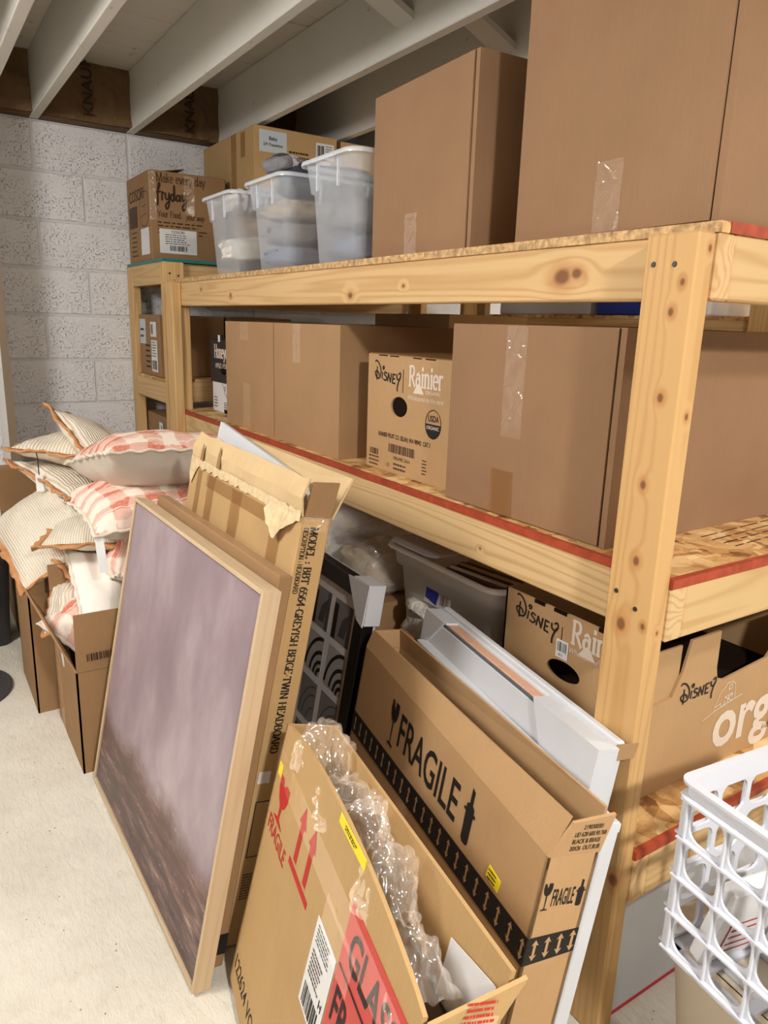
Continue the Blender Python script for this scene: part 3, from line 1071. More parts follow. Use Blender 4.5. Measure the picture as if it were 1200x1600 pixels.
ZD = ZT+DT+.0006
carton('moving_carton', 'largest plain brown carton at the near end of the top shelf', 'box', (.045+.43*sin(R(3)), .006+.43*cos(R(3)), ZD), .43, .60, .40, M['kraft_pink'], 3, True,
       ((.20, .003, .055, .105, 'tape'), (.19, .36, .055, .04, 'tape')))
carton('moving_carton', 'plain brown carton on the top shelf between the tubs and the largest carton', 'box', (.06+.40*sin(R(3)), .56+.40*cos(R(3)), ZD), .40, .40, .358, M['kraft_pink'], 3, True,
       ((.16, .003, .05, .085, 'tape'),))
ZD2 = ZM+DT+.0006
carton('moving_carton', 'brown carton with two tape strips beside the black and white apple carton', 'box', (.068, 1.925, ZD2), .408, .40, .36, M['kraft'], 0, False,
       ((.15, .30, .07, .06, 'tape'), (.17, .003, .06, .155, 'tape')))
carton('moving_carton', 'brown carton with one short tape strip left of the handle-holed apple carton', 'box', (.068, 1.512, ZD2), .42, .42, .36, M['kraft'], 0, False,
       ((.145, .248, .05, .112, 'tape'),))
rC = carton('moving_carton', 'brown carton with long crinkled tape behind the near post, middle shelf', 'box', (.064, .60, ZD2), .44, .62, .372, M['kraft_pink'], -1, True,
            ((.17, .16, .055, .21, 'tape'), (.15, .003, .06, .09, 'tape_brown')))
# item in the back row
carton('flat_carton', 'pale flat carton in the back row under the top shelf', 'box', (.62, 1.80, ZD2), .46, .35, .405, M['kraft_pale'], 0, False)


# ---- apple cartons
def oval(cx, cz, rx, rz, n=22):
    return [(cx+rx*cos(2*pi*i/n), cz+rz*sin(2*pi*i/n)) for i in range(n)]


def holed_panel(name, W, Hh, hole, t, mat, parent, frame):
    """rectangle with one rounded hole, with thickness"""
    n = len(hole)
    cx = sum(p[0] for p in hole)/n
    cz = sum(p[1] for p in hole)/n
    out = []
    for (hx, hz) in hole:
        dx, dz = hx-cx, hz-cz
        s = 1e9
        if dx > 1e-9: s = min(s, (W-cx)/dx)
        if dx < -1e-9: s = min(s, -cx/dx)
        if dz > 1e-9: s = min(s, (Hh-cz)/dz)
        if dz < -1e-9: s = min(s, -cz/dz)
        out.append((cx+dx*s, cz+dz*s))
    # insert corners
    m = MB()
    for i in range(n):
        j = (i+1) % n
        a, b, c, d = hole[i], hole[j], out[j], out[i]
        ring = [d, c, b, a]
        poly = [a, d, c, b]
        # corner between d and c
        if abs(d[0]-c[0]) > 1e-6 and abs(d[1]-c[1]) > 1e-6:
            kx = d[0] if (d[0] < 1e-6 or d[0] > W-1e-6) else c[0]
            kz = d[1] if (d[1] < 1e-6 or d[1] > Hh-1e-6) else c[1]
            poly = [a, d, (kx, kz), c, b]
        m.add([frame @ Vector((p[0], p[1], 0)) for p in poly], [tuple(range(len(poly)))])
        m.add([frame @ Vector((p[0], p[1], -t)) for p in poly], [tuple(reversed(range(len(poly))))])
        m.add([frame @ Vector((a[0], a[1], 0)), frame @ Vector((b[0], b[1], 0)), frame @ Vector((b[0], b[1], -t)), frame @ Vector((a[0], a[1], -t))], [(0, 1, 2, 3)])
    return m.build(name, mat, parent)


def apple_front(r, W, Hh, y, full=True):
    s = W/.345
    fr = lambda x, z: FR_FRONT(x, y-.0006, z)
    disney_word(r, fr(.028*s, Hh-(.062 if full else .050)*s) @ rot2(-.10), .046*s)
    b = 0.0 if full else .014
    serif_text('printed_text', 'Rainier', .046*s, M['ink_white'], r, fr(.182*s, Hh-.066*s+b), .2, .09, sx=.74)
    sheet('mountain_print', [(.203*s, Hh-.082*s+b), (.245*s, Hh-.082*s+b), (.231*s, Hh-.064*s+b), (.223*s, Hh-.058*s+b), (.215*s, Hh-.064*s+b)], M['ink_white'], r, FR_FRONT(0, y-.0012, 0), .0004)
    text('printed_text', 'ORGANIC', .012*s, M['ink_white'], r, fr(.25*s, Hh-.080*s+b), .01, space=1.1)
    text('printed_text', 'Wholesome to the core', .0165*s, M['ink_white'], r, fr(.178*s, Hh-(.098 if full else .115)*s+b*(1 if full else 3.2)), .0, .25, sx=.86)
    sheet('divider_line', rect(.158*s, Hh-.085*s, .1595*s, Hh-.03*s), M['ink'], r, fr(0, 0), .0003)
    text('printed_text', 'RAINIER FRUIT CO. SELAH, WA 98942  CAT.1', .0155*s, M['ink'], r, fr(.056*s, (.086 if full else .115)*s), .015, sx=.72)
    if full:
        stroke_print('round_emblem', [arc(.285*s, .141*s, .030, .033, 0, 360, 30)], 1, M['ink'], r, fr(0, 0), .0022)
        sheet('emblem_field', [(.285*s+.029*cos(R(a)), .141*s+.032*sin(R(a))) for a in range(180, 361, 12)], M['ink'], r, fr(0, 0), .0004)
        text('printed_text', 'USDA', .020, M['ink'], r, fr(.285*s, .147*s), .02, align='CENTER', sx=.8)
        text('printed_text', 'ORGANIC', .0115, M['ink_white'], r, FR_FRONT(.285*s, y-.0014, .129*s), .01, align='CENTER', sx=.95)
        bars('barcode', .115, .022, 26, M['ink_soft'], r, fr(.105*s, .052), 4)
        text('printed_text', 'ORGANIC GALA', .0125, M['ink_soft'], r, fr(.163*s, .036), .0, align='CENTER', sx=.8)
        lines('printed_lines', .07, 2, .011, .005, M['ink_soft'], r, fr(.128*s, .022), 3)
        bars('barcode', .04, .016, 12, M['ink_soft'], r, fr(.018, .036), 5)
        lines('printed_lines', .06, 3, .010, .004, M['ink_soft'], r, fr(.015, .028), 8)
        lines('printed_lines', .022, 5, .008, .003, M['ink_soft'], r, fr(.248*s, .052), 9)
        text('printed_text', '1/2', .013, M['ink_soft'], r, fr(.094*s, .014), .0)


# middle shelf
W, D_, Hh = .352, .48, .292
r0 = root('apple_carton', 'tan apple carton with a handle hole and round organic seal, middle shelf', 'box', (.102, 1.0, ZD2), (0, 0, -pi/2))
holed_panel('front_panel', W, Hh, oval(.147, .169, .036, .025), .005, M['kraft_apple'], r0, FR_FRONT(0, 0, 0))
box('body', (0.0, .0055, 0), (W, D_, Hh-.002), M['kraft_apple'], r0, .002)
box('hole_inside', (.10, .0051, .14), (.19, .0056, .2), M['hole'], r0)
m = MB()
m.box((.004, .002, Hh-.002), (W-.004, D_-.01, Hh+.0025))
m.build('top_flap', M['kraft_flute'], r0)
for a, b in ((.05, .09), (.10, .14), (.2, .235), (.25, .29)):
    box('tab_slot', (a, -.0004, Hh-.003), (b, .003, Hh-.0004), M['hole'], r0)
apple_front(r0, W, Hh, 0)

# bottom shelf: short side to the aisle, long side to the near end
ZD3 = ZB+DT+.0006
W, D_, Hh = .362, .52, .315
r0 = root('apple_carton', 'tan apple carton with its long printed side facing out, bottom shelf', 'box', (.128, .452, ZD3), (0, 0, -pi/2))
holed_panel('front_panel', W, Hh, oval(.178, .192, .044, .021), .005, M['kraft_apple'], r0, FR_FRONT(0, 0, 0) )
panel('back_panel', (W, D_, 0), (0, D_, 0), (0, D_, Hh), (W, D_, Hh), .005, M['kraft_apple'], r0)
panel('far_side', (0, D_, 0), (0, 0, 0), (0, 0, Hh), (0, D_, Hh), .005, M['kraft_apple'], r0)
box('bottom', (.005, .005, 0.0), (W-.005, D_-.005, .006), M['kraft_apple'], r0)
# long side with cut-down wing at the left and the handle window
EP = [(0.0, 0), (D_, 0), (D_, Hh-.01), (.44, Hh-.01), (.43, .232), (.405, .205), (.26, .192), (.235, .2), (.228, .225), (.226, Hh-.012), (.135, Hh-.012), (.118, Hh-.075), (.095, .196), (0.0, .186)]
v = [tuple(FR_END(W, 0, 0) @ Vector((a, b, 0))) for a, b in EP]+[tuple(FR_END(W-.005, 0, 0) @ Vector((a, b, 0))) for a, b in EP]
n = len(EP)
me = bpy.data.meshes.new('long_side')
bm = bmesh.new()
bv = [bm.verts.new(p) for p in v]
f1 = bm.faces.new(bv[:n])
f2 = bm.faces.new(list(reversed(bv[n:])))
for i in range(n):
    bm.faces.new((bv[(i+1) % n], bv[i], bv[n+i], bv[n+(i+1) % n]))
bm.normal_update()
bmesh.ops.triangulate(bm, faces=[f1, f2])
bm.to_mesh(me)
bm.free()
link('long_side', me, M['kraft_apple'], r0)
box('inner_wing', (W-.010, .004, .17), (W-.0055, .115, Hh-.02), M['kraft_apple'], r0)
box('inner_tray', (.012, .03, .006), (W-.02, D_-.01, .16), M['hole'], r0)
for a, b in ((.085, .115), (.14, .175), (.255, .29)):
    box('tab_slot', (a, -.0005, Hh-.007), (b, .004, Hh+.0002), M['hole'], r0)
apple_front(r0, W, Hh, 0, False)
fr = FR_FRONT(.155, -.0008, .218)
lb = sheet('barcode_sticker', rect(0, 0, .032, .038), M['paper'], r0, fr)
bars('barcode', .024, .02, 9, M['ink'], lb, FR_FRONT(.159, -.0017, .232), 3)
text('printed_text', '411', .008, M['ink'], lb, FR_FRONT(.1625, -.0017, .222), .01)
e = lambda a, b: FR_END(W+.0008, a, b)
disney_word(r0, e(.118, .172) @ rot2(.0), .044)
text('printed_text', 'organic', .158, M['ink_white'], r0, e(.246, .040), .024, sx=.95)
stroke_print('barn_print', [[(.13, .128), (.165, .139), (.165, .147), (.185, .151), (.185, .142)], [(.165, .147), (.178, .175), (.2, .192), (.218, .192), (.228, .183), (.232, .15), (.26, .153)],
                            [(.185, .142), (.196, .146), (.196, .162), (.222, .165), (.222, .148)], [(.196, .146), (.222, .165)], [(.196, .162), (.222, .148)], [(.209, .148), (.209, .164)], [(.206, .176), (.217, .178), (.217, .187), (.206, .185), (.206, .176)], [(.165, .139), (.232, .15)]],
             1.0, M['ink_white'], r0, e(.075, -.012), .0016)
text('printed_text', 'kids', .02, M['ink'], r0, e(.43, .03), .0, .3)

# black and white apple carton at the far end
W, D_, Hh = .31, .45, .285
r0 = root('apple_carton', 'black and white apple carton at the far end of the middle shelf', 'box', (.152, 2.306, ZD2), (0, 0, -pi/2))
holed_panel('lid_front', W, .165, oval(.142, .055, .036, .024), .004, plain('black_print_board', S(48, 44, 44), .6), r0, FR_FRONT(0, -.0045, .12))
box('body', (.004, 0.0, 0), (W-.004, D_, Hh-.02), M['paper'], r0, .002)
box('lid_top', (0, -.004, Hh+.0003), (W, D_+.004, Hh+.004), M['ink'], r0)
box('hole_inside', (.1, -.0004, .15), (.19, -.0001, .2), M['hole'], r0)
box('top_tab', (.08, -.0042, Hh+.0042), (.135, .0, Hh+.022), M['ink'], r0)
sheet('tab_sticker', rect(.092, Hh-.006, .112, Hh+.02), M['paper'], r0, FR_FRONT(0, -.0049, 0))
serif_text('printed_text', 'Honeycrisp', .05, M['ink_white'], r0, FR_FRONT(.045, -.0052, Hh-.068), .22, .1, sx=.72)
text('printed_text', 'APPLES / POMMES', .027, M['ink_white'], r0, FR_FRONT(.055, -.0052, Hh-.108), .01, sx=.8)
stroke_print('blossom_print', [smooth_path([(.115, .115), (.135, .095), (.14, .08), (.16, .07), (.17, .05), (.2, .04), (.21, .015)]), smooth_path([(.13, .1), (.15, .105), (.145, .09), (.13, .1)]), smooth_path([(.16, .07), (.18, .08), (.19, .065), (.17, .06), (.16, .07)]), smooth_path([(.19, .045), (.205, .06), (.22, .05), (.205, .035), (.19, .045)])], 1, M['ink'], r0, FR_FRONT(0, -.0008, 0), .0025)
lines('printed_lines', .05, 4, .012, .004, M['ink_soft'], r0, FR_FRONT(.02, -.0008, .055), 3)
lines('printed_lines', .06, 4, .009, .004, M['ink_soft'], r0, FR_FRONT(.13, -.0008, .04), 4)
box('bottom_notch', (.13, -.0006, 0.0005), (.19, .004, .014), M['hole'], r0)

# ---- cartons on the far unit
zt2 = 1.4766
r0 = root('air_fryer_carton', 'brown printed air fryer carton on the teal sheet by the block wall', 'box', (.047, 3.085, zt2), (0, 0, -pi/2))
W, D_, Hh = .365, .34, .368
box('body', (0, 0, 0), (W, D_, Hh), M['kraft_dark'], r0, .003)
panel('torn_flap', (.05, .01, Hh+.004), (W-.03, .05, Hh+.002), (W-.05, .17, Hh+.028), (.09, .17, Hh+.03), .003, M['kraft_dark'], r0)
fr = lambda a, b: FR_FRONT(a, -.0008, b)
text('printed_text', 'COSORI', .068, M['ink_brown'], r0, fr(.035, Hh-.105), .01, sx=1.0)
sheet('grey_print_panel', rect(.03, Hh-.215, .16, Hh-.125), M['ink_soft'], r0, fr(0, 0), .0003)
stroke_print('fryer_outline', [smooth_path([(.2, .2), (.22, .27), (.27, .29), (.34, .27), (.34, .19), (.29, .15), (.22, .16), (.2, .2)]), [(.22, .19), (.31, .2)], [(.24, .23), (.3, .235)]], 1, M['ink_brown'], r0, fr(0, 0), .003)
sheet('white_sticker', rect(.21, .03, .335, .14), M['paper'], r0, fr(0, 0))
lines('printed_lines', .1, 6, .02, .005, M['ink_brown'], r0, fr(.05, .13), 6)
e = lambda a, b: FR_END(W+.0008, a, b)
serif_text('printed_text', 'Make every day', .036, M['ink_brown'], r0, e(.03, Hh-.045), .13, .06, sx=.7)
stroke_print('script_lettering', [smooth_path([(.1, .62), (.2, .9), (.16, 1.0), (.08, .7), (.06, .1), (.02, -.2)]), [(0, .5), (.24, .55)], smooth_path([(.3, .1), (.32, .5), (.42, .48)]), smooth_path([(.5, .5), (.52, .2), (.66, .2), (.72, .5), (.7, -.1), (.56, -.35), (.5, -.15), (.72, .1)]), smooth_path([(.98, .4), (.86, .45), (.82, .2), (.96, .15), (1.02, .95), (1.04, .15)]), smooth_path([(1.32, .42), (1.18, .42), (1.16, .15), (1.3, .2), (1.34, .45), (1.36, .12)]), smooth_path([(1.48, .5), (1.5, .2), (1.64, .2), (1.7, .5), (1.68, -.1), (1.54, -.35), (1.48, -.15), (1.7, .1)])],
             .075, M['ink_brown'], r0, e(.03, Hh-.125), .1)
serif_text('printed_text', 'Your Food.', .024, M['ink_brown'], r0, e(.03, Hh-.185), .16, .08, sx=.75)
serif_text('printed_text', 'your way', .024, M['ink_brown'], r0, e(.155, Hh-.188), .14, .08, serif=False, sx=.7, shear=.3)
lines('printed_lines', .25, 4, .014, .005, M['ink_brown'], r0, e(.03, Hh-.21), 7)
lb = sheet('shipping_label', rect(.035, .035, .2, .135), M['paper'], r0, e(0, 0))
text('printed_text', 'COSORI', .016, M['ink'], lb, FR_END(W+.0018, .117, .119), .01, align='CENTER')
lines('printed_lines', .12, 5, .009, .003, M['ink'], lb, FR_END(W+.0018, .06, .11), 8)
bars('barcode', .075, .022, 18, M['ink'], lb, FR_END(W+.0018, .08, .046), 9)
tape('tape', .045, .16, M['tape'], r0, e(.15, Hh-.17), 4)
tape('tape', .03, .2, M['tape'], r0, e(-.004, Hh-.2), 8)

r0 = root('storage_carton', 'brown taped carton with a baby clothes note, top of the far unit', 'box', (.42, 3.085, zt2), (0, 0, -pi/2))
W, D_, Hh = .615, .395, .553
box('body', (0, 0, 0), (W, D_, Hh), M['kraft_yellow'], r0, .003)
tape('tape', .06, Hh-.005, M['tape_brown'], r0, FR_FRONT(.36, -.001, .003), 3, .0006)
tape('tape', .05, .1, M['tape_brown'], r0, FR_FRONT(.47, -.001, Hh-.11), 4, .0006)
e = lambda a, b: FR_END(W+.0008, a, b)
lb = sheet('paper_note', rect(.022, Hh-.1, .15, Hh-.015), M['paper_blue'], r0, e(0, 0))
text('printed_text', 'Baby', .02, M['ink'], lb, FR_END(W+.0018, .086, Hh-.052), .02, align='CENTER')
text('printed_text', '2/9 Transition', .016, M['ink'], lb, FR_END(W+.0018, .086, Hh-.075), .02, align='CENTER')
lb = sheet('shipping_label', rect(.29, Hh-.095, .38, Hh-.03), M['paper'], r0, e(0, 0))
bars('barcode', .034, .045, 9, M['ink'], lb, FR_END(W+.0018, .297, Hh-.085), 6)
lines('printed_lines', .035, 5, .01, .003, M['ink'], lb, FR_END(W+.0018, .338, Hh-.042), 6)
sheet('white_sticker', rect(.27, Hh-.14, .36, Hh-.1), M['paper'], r0, e(0, 0))
lines('printed_lines', .11, 3, .018, .008, M['ink_brown'], r0, e(.16, Hh-.09), 12)
carton('storage_carton', 'brown carton beside the baby clothes carton, mostly behind the near tub', 'box', (.845, 3.07, zt2), .58, .36, .55, M['kraft_yellow'], 0, False)

zm2 = .9776
r0 = root('shipping_carton', 'brown carton with white shipping labels on the middle deck of the far unit', 'box', (.05, 3.002, zm2), (0, 0, -pi/2))
W, D_, Hh = .328, .3, .272
box('body', (0, 0, 0), (W, D_, Hh), M['kraft_dark'], r0, .003)
fr = lambda a, b: FR_FRONT(a, -.0008, b)
lb = sheet('paper_note', rect(.015, .14, .11, .252), M['paper_blue'], r0, fr(0, 0))
lines('printed_lines', .06, 2, .03, .01, M['ink'], lb, FR_FRONT(.03, -.0018, .2), 5)
lb = sheet('shipping_label', rect(.195, .02, .285, .16), M['paper'], r0, fr(0, 0))
bars('barcode', .07, .04, 14, M['ink'], lb, FR_FRONT(.205, -.0018, .03), 3)
lines('printed_lines', .07, 6, .012, .004, M['ink'], lb, FR_FRONT(.205, -.0018, .148), 4)
lb = sheet('shipping_label', rect(.19, .175, .28, .24), M['paper'], r0, fr(0, 0))
bars('barcode', .03, .045, 8, M['ink'], lb, FR_FRONT(.2, -.0018, .185), 5)
lines('printed_lines', .09, 5, .024, .008, M['ink_brown'], r0, fr(.1, .13), 7)
carton('storage_carton', 'brown carton behind the far post, right of the labelled one', 'box', (.362, 3.05, zm2), .43, .3, .27, M['kraft_dark'], 0, False)
r0 = carton('storage_carton', 'brown carton low on the far unit with a small white label', 'box', (.075, 3.05, .4326), .40, .4, .36, M['kraft_dark'], 0, False)
lb = sheet('shipping_label', rect(.24, .22, .30, .33), M['paper'], r0, FR_FRONT(0, -.0052, 0))
bars('barcode', .02, .08, 7, M['ink'], lb, FR_FRONT(.27, -.0062, .235), 5)
# ================================================================== plastic tubs
def rring(W, D, r, z, n=5):
    """rounded rectangle ring centred on the origin"""
    p = []
    for cx, cy, a0 in ((W/2-r, D/2-r, 0), (-W/2+r, D/2-r, 90), (-W/2+r, -D/2+r, 180), (W/2-r, -D/2+r, 270)):
        for i in range(n+1):
            a = R(a0+90*i/n)
            p.append((cx+r*cos(a), cy+r*sin(a), z))
    return p


def loft(rings, cap_first=True, cap_last=False):
    v, f = [], []
    n = len(rings[0])
    for q in rings:
        v += q
    for i in range(len(rings)-1):
        for k in range(n):
            k2 = (k+1) % n
            f.append((i*n+k, i*n+k2, (i+1)*n+k2, (i+1)*n+k))
    if cap_first:
        f.append(tuple(reversed(range(n))))
    if cap_last:
        f.append(tuple(range((len(rings)-1)*n, len(rings)*n)))
    return v, f


def lump(name, label, cat, loc, size, mat, seed, parent=None, group=None, fold=0.18, rz=0.0, mat2=None):
    """a folded soft thing: a rounded block with creases"""
    nu, nv = 34, 18
    v, f = [], []
    for j in range(nv+1):
        t = -pi/2+pi*j/nv
        for i in range(nu):
            a = 2*pi*i/nu
            sg = lambda q, e: math.copysign(abs(q)**e, q)
            x = sg(cos(t), .55)*sg(cos(a), .5)
            yy = sg(cos(t), .55)*sg(sin(a), .5)
            z = sg(sin(t), .6)
            d = 1+fold*nz(x*2.2+seed, yy*2.2, z*2.6+seed)+fold*.5*nz(x*5+seed, yy*5, z*9)
            v.append((x*size[0]/2*d, yy*size[1]/2*d, size[2]/2+z*size[2]/2*min(1.0, d) if z < 0 else size[2]/2+z*size[2]/2*d))
    for j in range(nv):
        for i in range(nu):
            i2 = (i+1) % nu
            f.append((j*nu+i, j*nu+i2, (j+1)*nu+i2, (j+1)*nu+i))
    o = pyd(name, v, f, mat, parent, True)
    o.location = loc
    o.rotation_euler = (0, 0, rz)
    if parent is None:
        tag(o, label, cat, group)
    return o


def cloth(name, rgb, vary=.12):
    k = NT(name, .92, .1)
    n = k.noise(14, detail=4)
    k.color(k.mix(k.mr(n, .3, .7), tuple(c*(1-vary) for c in rgb[:3]), tuple(min(1, c*(1+vary)) for c in rgb[:3])))
    k.bump(k.noise(24, detail=4, dist=1.2), .7, .01)
    return k.m


M['c_white'] = cloth('white_cotton', S(226, 220, 210))
M['c_beige'] = cloth('beige_cotton', S(196, 178, 154))
M['c_grey'] = cloth('grey_cotton', S(138, 136, 140))
M['c_dark'] = cloth('charcoal_cotton', S(58, 60, 70))
M['c_blue'] = cloth('slate_blue_cotton', S(120, 130, 158))
M['c_print'] = ribbed('striped_cotton', S(214, 206, 196), S(92, 86, 84), 260)


def tub(label, cy, content):
    r = root('storage_tub', label, 'tub', (.06+.18, cy, ZD), (0, 0, -pi/2), 'clear plastic tubs on the top shelf')
    hb = .262
    rings = [rring(.205, .33, .03, .002), rring(.222, .345, .03, .006), rring(.245, .37, .035, .178), rring(.258, .383, .035, .181), rring(.272, .402, .035, .256)]
    v, f = loft(rings)
    pyd('tub_wall', v, f, M['tub'], r, True)
    v, f = loft([rring(.272, .402, .035, .256), rring(.292, .422, .038, .257), rring(.296, .426, .04, .251), rring(.296, .426, .04, .246)], False)
    pyd('rim', v, f, M['tub_rim'], r, True)
    for x in (-.055, .055):
        box('moulded_rib', (x-.003, -.200, .180), (x+.003, -.1935, .25), M['tub_rim'], r)
    for y in (-.08, .08):
        box('moulded_rib', (.1295, y-.003, .180), (.1365, y+.003, .25), M['tub_rim'], r)
    for (nm, lab, dx, dy, dz, sz, mat, sd) in content:
        lump(nm, lab, 'clothing', (.24+dx, cy+dy, ZD+.008+dz), sz, M[mat], sd, group='clothes in the tubs')
    return r


tub('clear plastic tub of white linens, farthest of the three on the top shelf', 1.90,
    (('folded_linen', 'white folded linen inside the farthest tub', -.03, 0, .03, (.30, .18, .09), 'c_white', 3),
     ('folded_garment', 'dark garment at the bottom of the farthest tub', .03, -.005, .0, (.27, .17, .05), 'c_dark', 4),
     ('folded_garment', 'beige garment in the middle of the farthest tub', .04, -.01, .12, (.22, .17, .07), 'c_beige', 5),
     ('folded_garment', 'striped garment poking out of the farthest tub', -.02, .02, .195, (.28, .19, .08), 'c_print', 6)))
tub('clear plastic tub of grey and blue clothes, middle of the three on the top shelf', 1.515,
    (('folded_garment', 'slate blue garment low in the middle tub', -.02, 0, .0, (.31, .18, .06), 'c_blue', 11),
     ('folded_garment', 'grey garment with a white band in the middle tub', -.03, .0, .065, (.29, .18, .065), 'c_grey', 12),
     ('folded_garment', 'beige garment folded high in the middle tub', -.02, .02, .135, (.30, .19, .06), 'c_beige', 13),
     ('folded_garment', 'charcoal garment heaped on the middle tub', .01, -.01, .20, (.30, .2, .095), 'c_dark', 14)))
tub('clear plastic tub with pale blue contents, nearest of the three on the top shelf', 1.125,
    (('folded_garment', 'slate blue garment low in the nearest tub', .0, 0, .0, (.31, .185, .07), 'c_blue', 21),
     ('folded_garment', 'pale grey garment in the nearest tub', .0, 0, .075, (.31, .19, .09), 'c_grey', 22)))
# white sock tag on the heap
r0 = root('folded_garment', 'grey folded top with a white paper band on the middle tub', 'clothing', (.17, 1.60, ZD+.288), (0, 0, .3))
lump('fabric', '', '', (0, 0, 0), (.16, .12, .05), M['c_grey'], 31, r0)
pyd('paper_band', *loft([[(x, .064*sin(2*pi*i/16), .025+.034*cos(2*pi*i/16)) for i in range(16)] for x in (-.05, -.015)], False), M['paper'], r0)

# ================================================================== bottom shelf goods
r0 = root('storage_bin', 'milky plastic bin with a brand sticker on the bottom shelf', 'bin', (.15+.21, .70, ZD3), (0, 0, -pi/2))
rings = [rring(.34, .38, .03, .002), rring(.36, .39, .035, .008), rring(.40, .43, .04, .235), rring(.425, .45, .04, .24), rring(.44, .465, .045, .292)]
v, f = loft(rings)
pyd('bin_wall', v, f, M['tub2'], r0, True)
v, f = loft([rring(.44, .465, .045, .292), rring(.462, .487, .05, .294), rring(.466, .491, .05, .284)], False)
pyd('rim', v, f, M['tub2'], r0, True)
pyd('lid', *loft([rring(.20, .46, .03, .2955), rring(.20, .46, .03, .300)], True, True), M['tub2'], r0, False, Matrix.Translation((-.125, 0, 0)))
fr = Matrix.Translation((0, 0, 0)) @ FR_FRONT(-.07, -.2125, .195) @ Matrix.Rotation(-.09, 4, 'X')
lb = sheet('brand_sticker', rect(0, -.025, .105, .055), M['paper'], r0, fr, .0008)
fr2 = fr @ Matrix.Translation((0, 0, .0012))
sheet('sticker_blue', [(.004, -.012), (.05, -.022), (.058, .012), (.004, .024)], plain('sticker_blue_ink', S(58, 62, 170), .5), lb, fr2, .0003)
stroke_print('sticker_logo', [arc(.032, .038, .024, .009, 0, 360, 20)], 1, M['ink_red'], lb, fr2, .003)
bars('barcode', .03, .03, 8, M['ink_soft'], lb, fr2 @ Matrix.Translation((.066, -.015, 0)), 3)
lines('printed_lines', .035, 5, .006, .002, M['ink_soft'], lb, fr2 @ Matrix.Translation((.062, .045, 0)), 4)
for k in range(5):
    rb = root('book', 'brown book lying in the milky bin, number %d from the notch' % (k+1) if False else ['dark brown book nearest the notch of the milky bin', 'brown book second from the notch of the milky bin', 'tan book third from the notch of the milky bin', 'dark book fourth from the notch of the milky bin', 'brown book deepest in the milky bin'][k], 'book', (.22+.035*k, .60+.004*k, ZD3+.13), (0, R(-14), R(8)), 'books in the milky bin')
    cm = plain('book_cover_%d' % k, (S(70, 40, 28), S(96, 62, 40), S(140, 100, 66), S(50, 34, 28), S(104, 66, 44))[k], .5)
    box('cover', (-.012, -.11, 0), (.012, .11, .155), cm, rb, .001)
    box('pages', (-.006, -.106, .153), (.006, .106, .1556), M['c_beige'], rb)
lump('folded_linen', 'white crumpled linen seen through the milky bin', 'linen', (.30, .79, ZD3+.01), (.33, .20, .17), M['c_white'], 41)
carton('small_carton', 'low brown carton lying beside the milky bin on the bottom shelf', 'box', (.07, 1.30, ZD3), .36, .34, .105, M['kraft_dark'], 0, False)
# clear bags
r0 = root('wrapped_bundle', 'white pillow in a clear plastic bag under the middle shelf', 'bundle', (.27, 1.42, ZD3+.108))
lump('pillow', '', '', (0, 0, 0), (.36, .46, .16), M['c_white'], 52, r0, fold=.14)
lump('plastic_bag', '', '', (0, 0, -.002), (.41, .52, .20), M['bag'], 53, r0, fold=.24)
r0 = root('wrapped_bundle', 'beige linen in a clear plastic bag beside the milky bin', 'bundle', (.20, 1.06, ZD3+.108))
lump('linen', '', '', (0, 0, 0), (.22, .2, .13), M['c_beige'], 55, r0, fold=.2)
lump('plastic_bag', '', '', (0, 0, -.002), (.27, .25, .17), M['bag'], 57, r0, fold=.3)
r0 = root('wrapped_bundle', 'grey plastic wrapped bundle far along the bottom shelf', 'bundle', (.30, 1.88, ZD3))
lump('cushion', '', '', (0, 0, 0), (.40, .36, .30), M['c_grey'], 58, r0, fold=.12)
lump('plastic_bag', '', '', (0, 0, 0), (.45, .41, .335), M['bag'], 59, r0, fold=.2)

# white carton on the floor below the bottom shelf
r0 = root('floor_carton', 'white carton with a red base line on the floor under the shelves', 'box', (.055, .52, 0.0), (0, 0, -pi/2))
box('body', (0, 0, 0.0), (.50, .55, .262), M['white_board'], r0, .002)
m = MB()
m.box((.4995, .0, .002), (.501, .22, .010))
m.box((.4995, .275, .002), (.501, .55, .010))
m.build('red_line', plain('red_print_line', S(196, 44, 62), .5), r0)
m = MB()
m.box((.496, .22, .001), (.5012, .272, .006))
m.build('notch', M['hole'], r0)


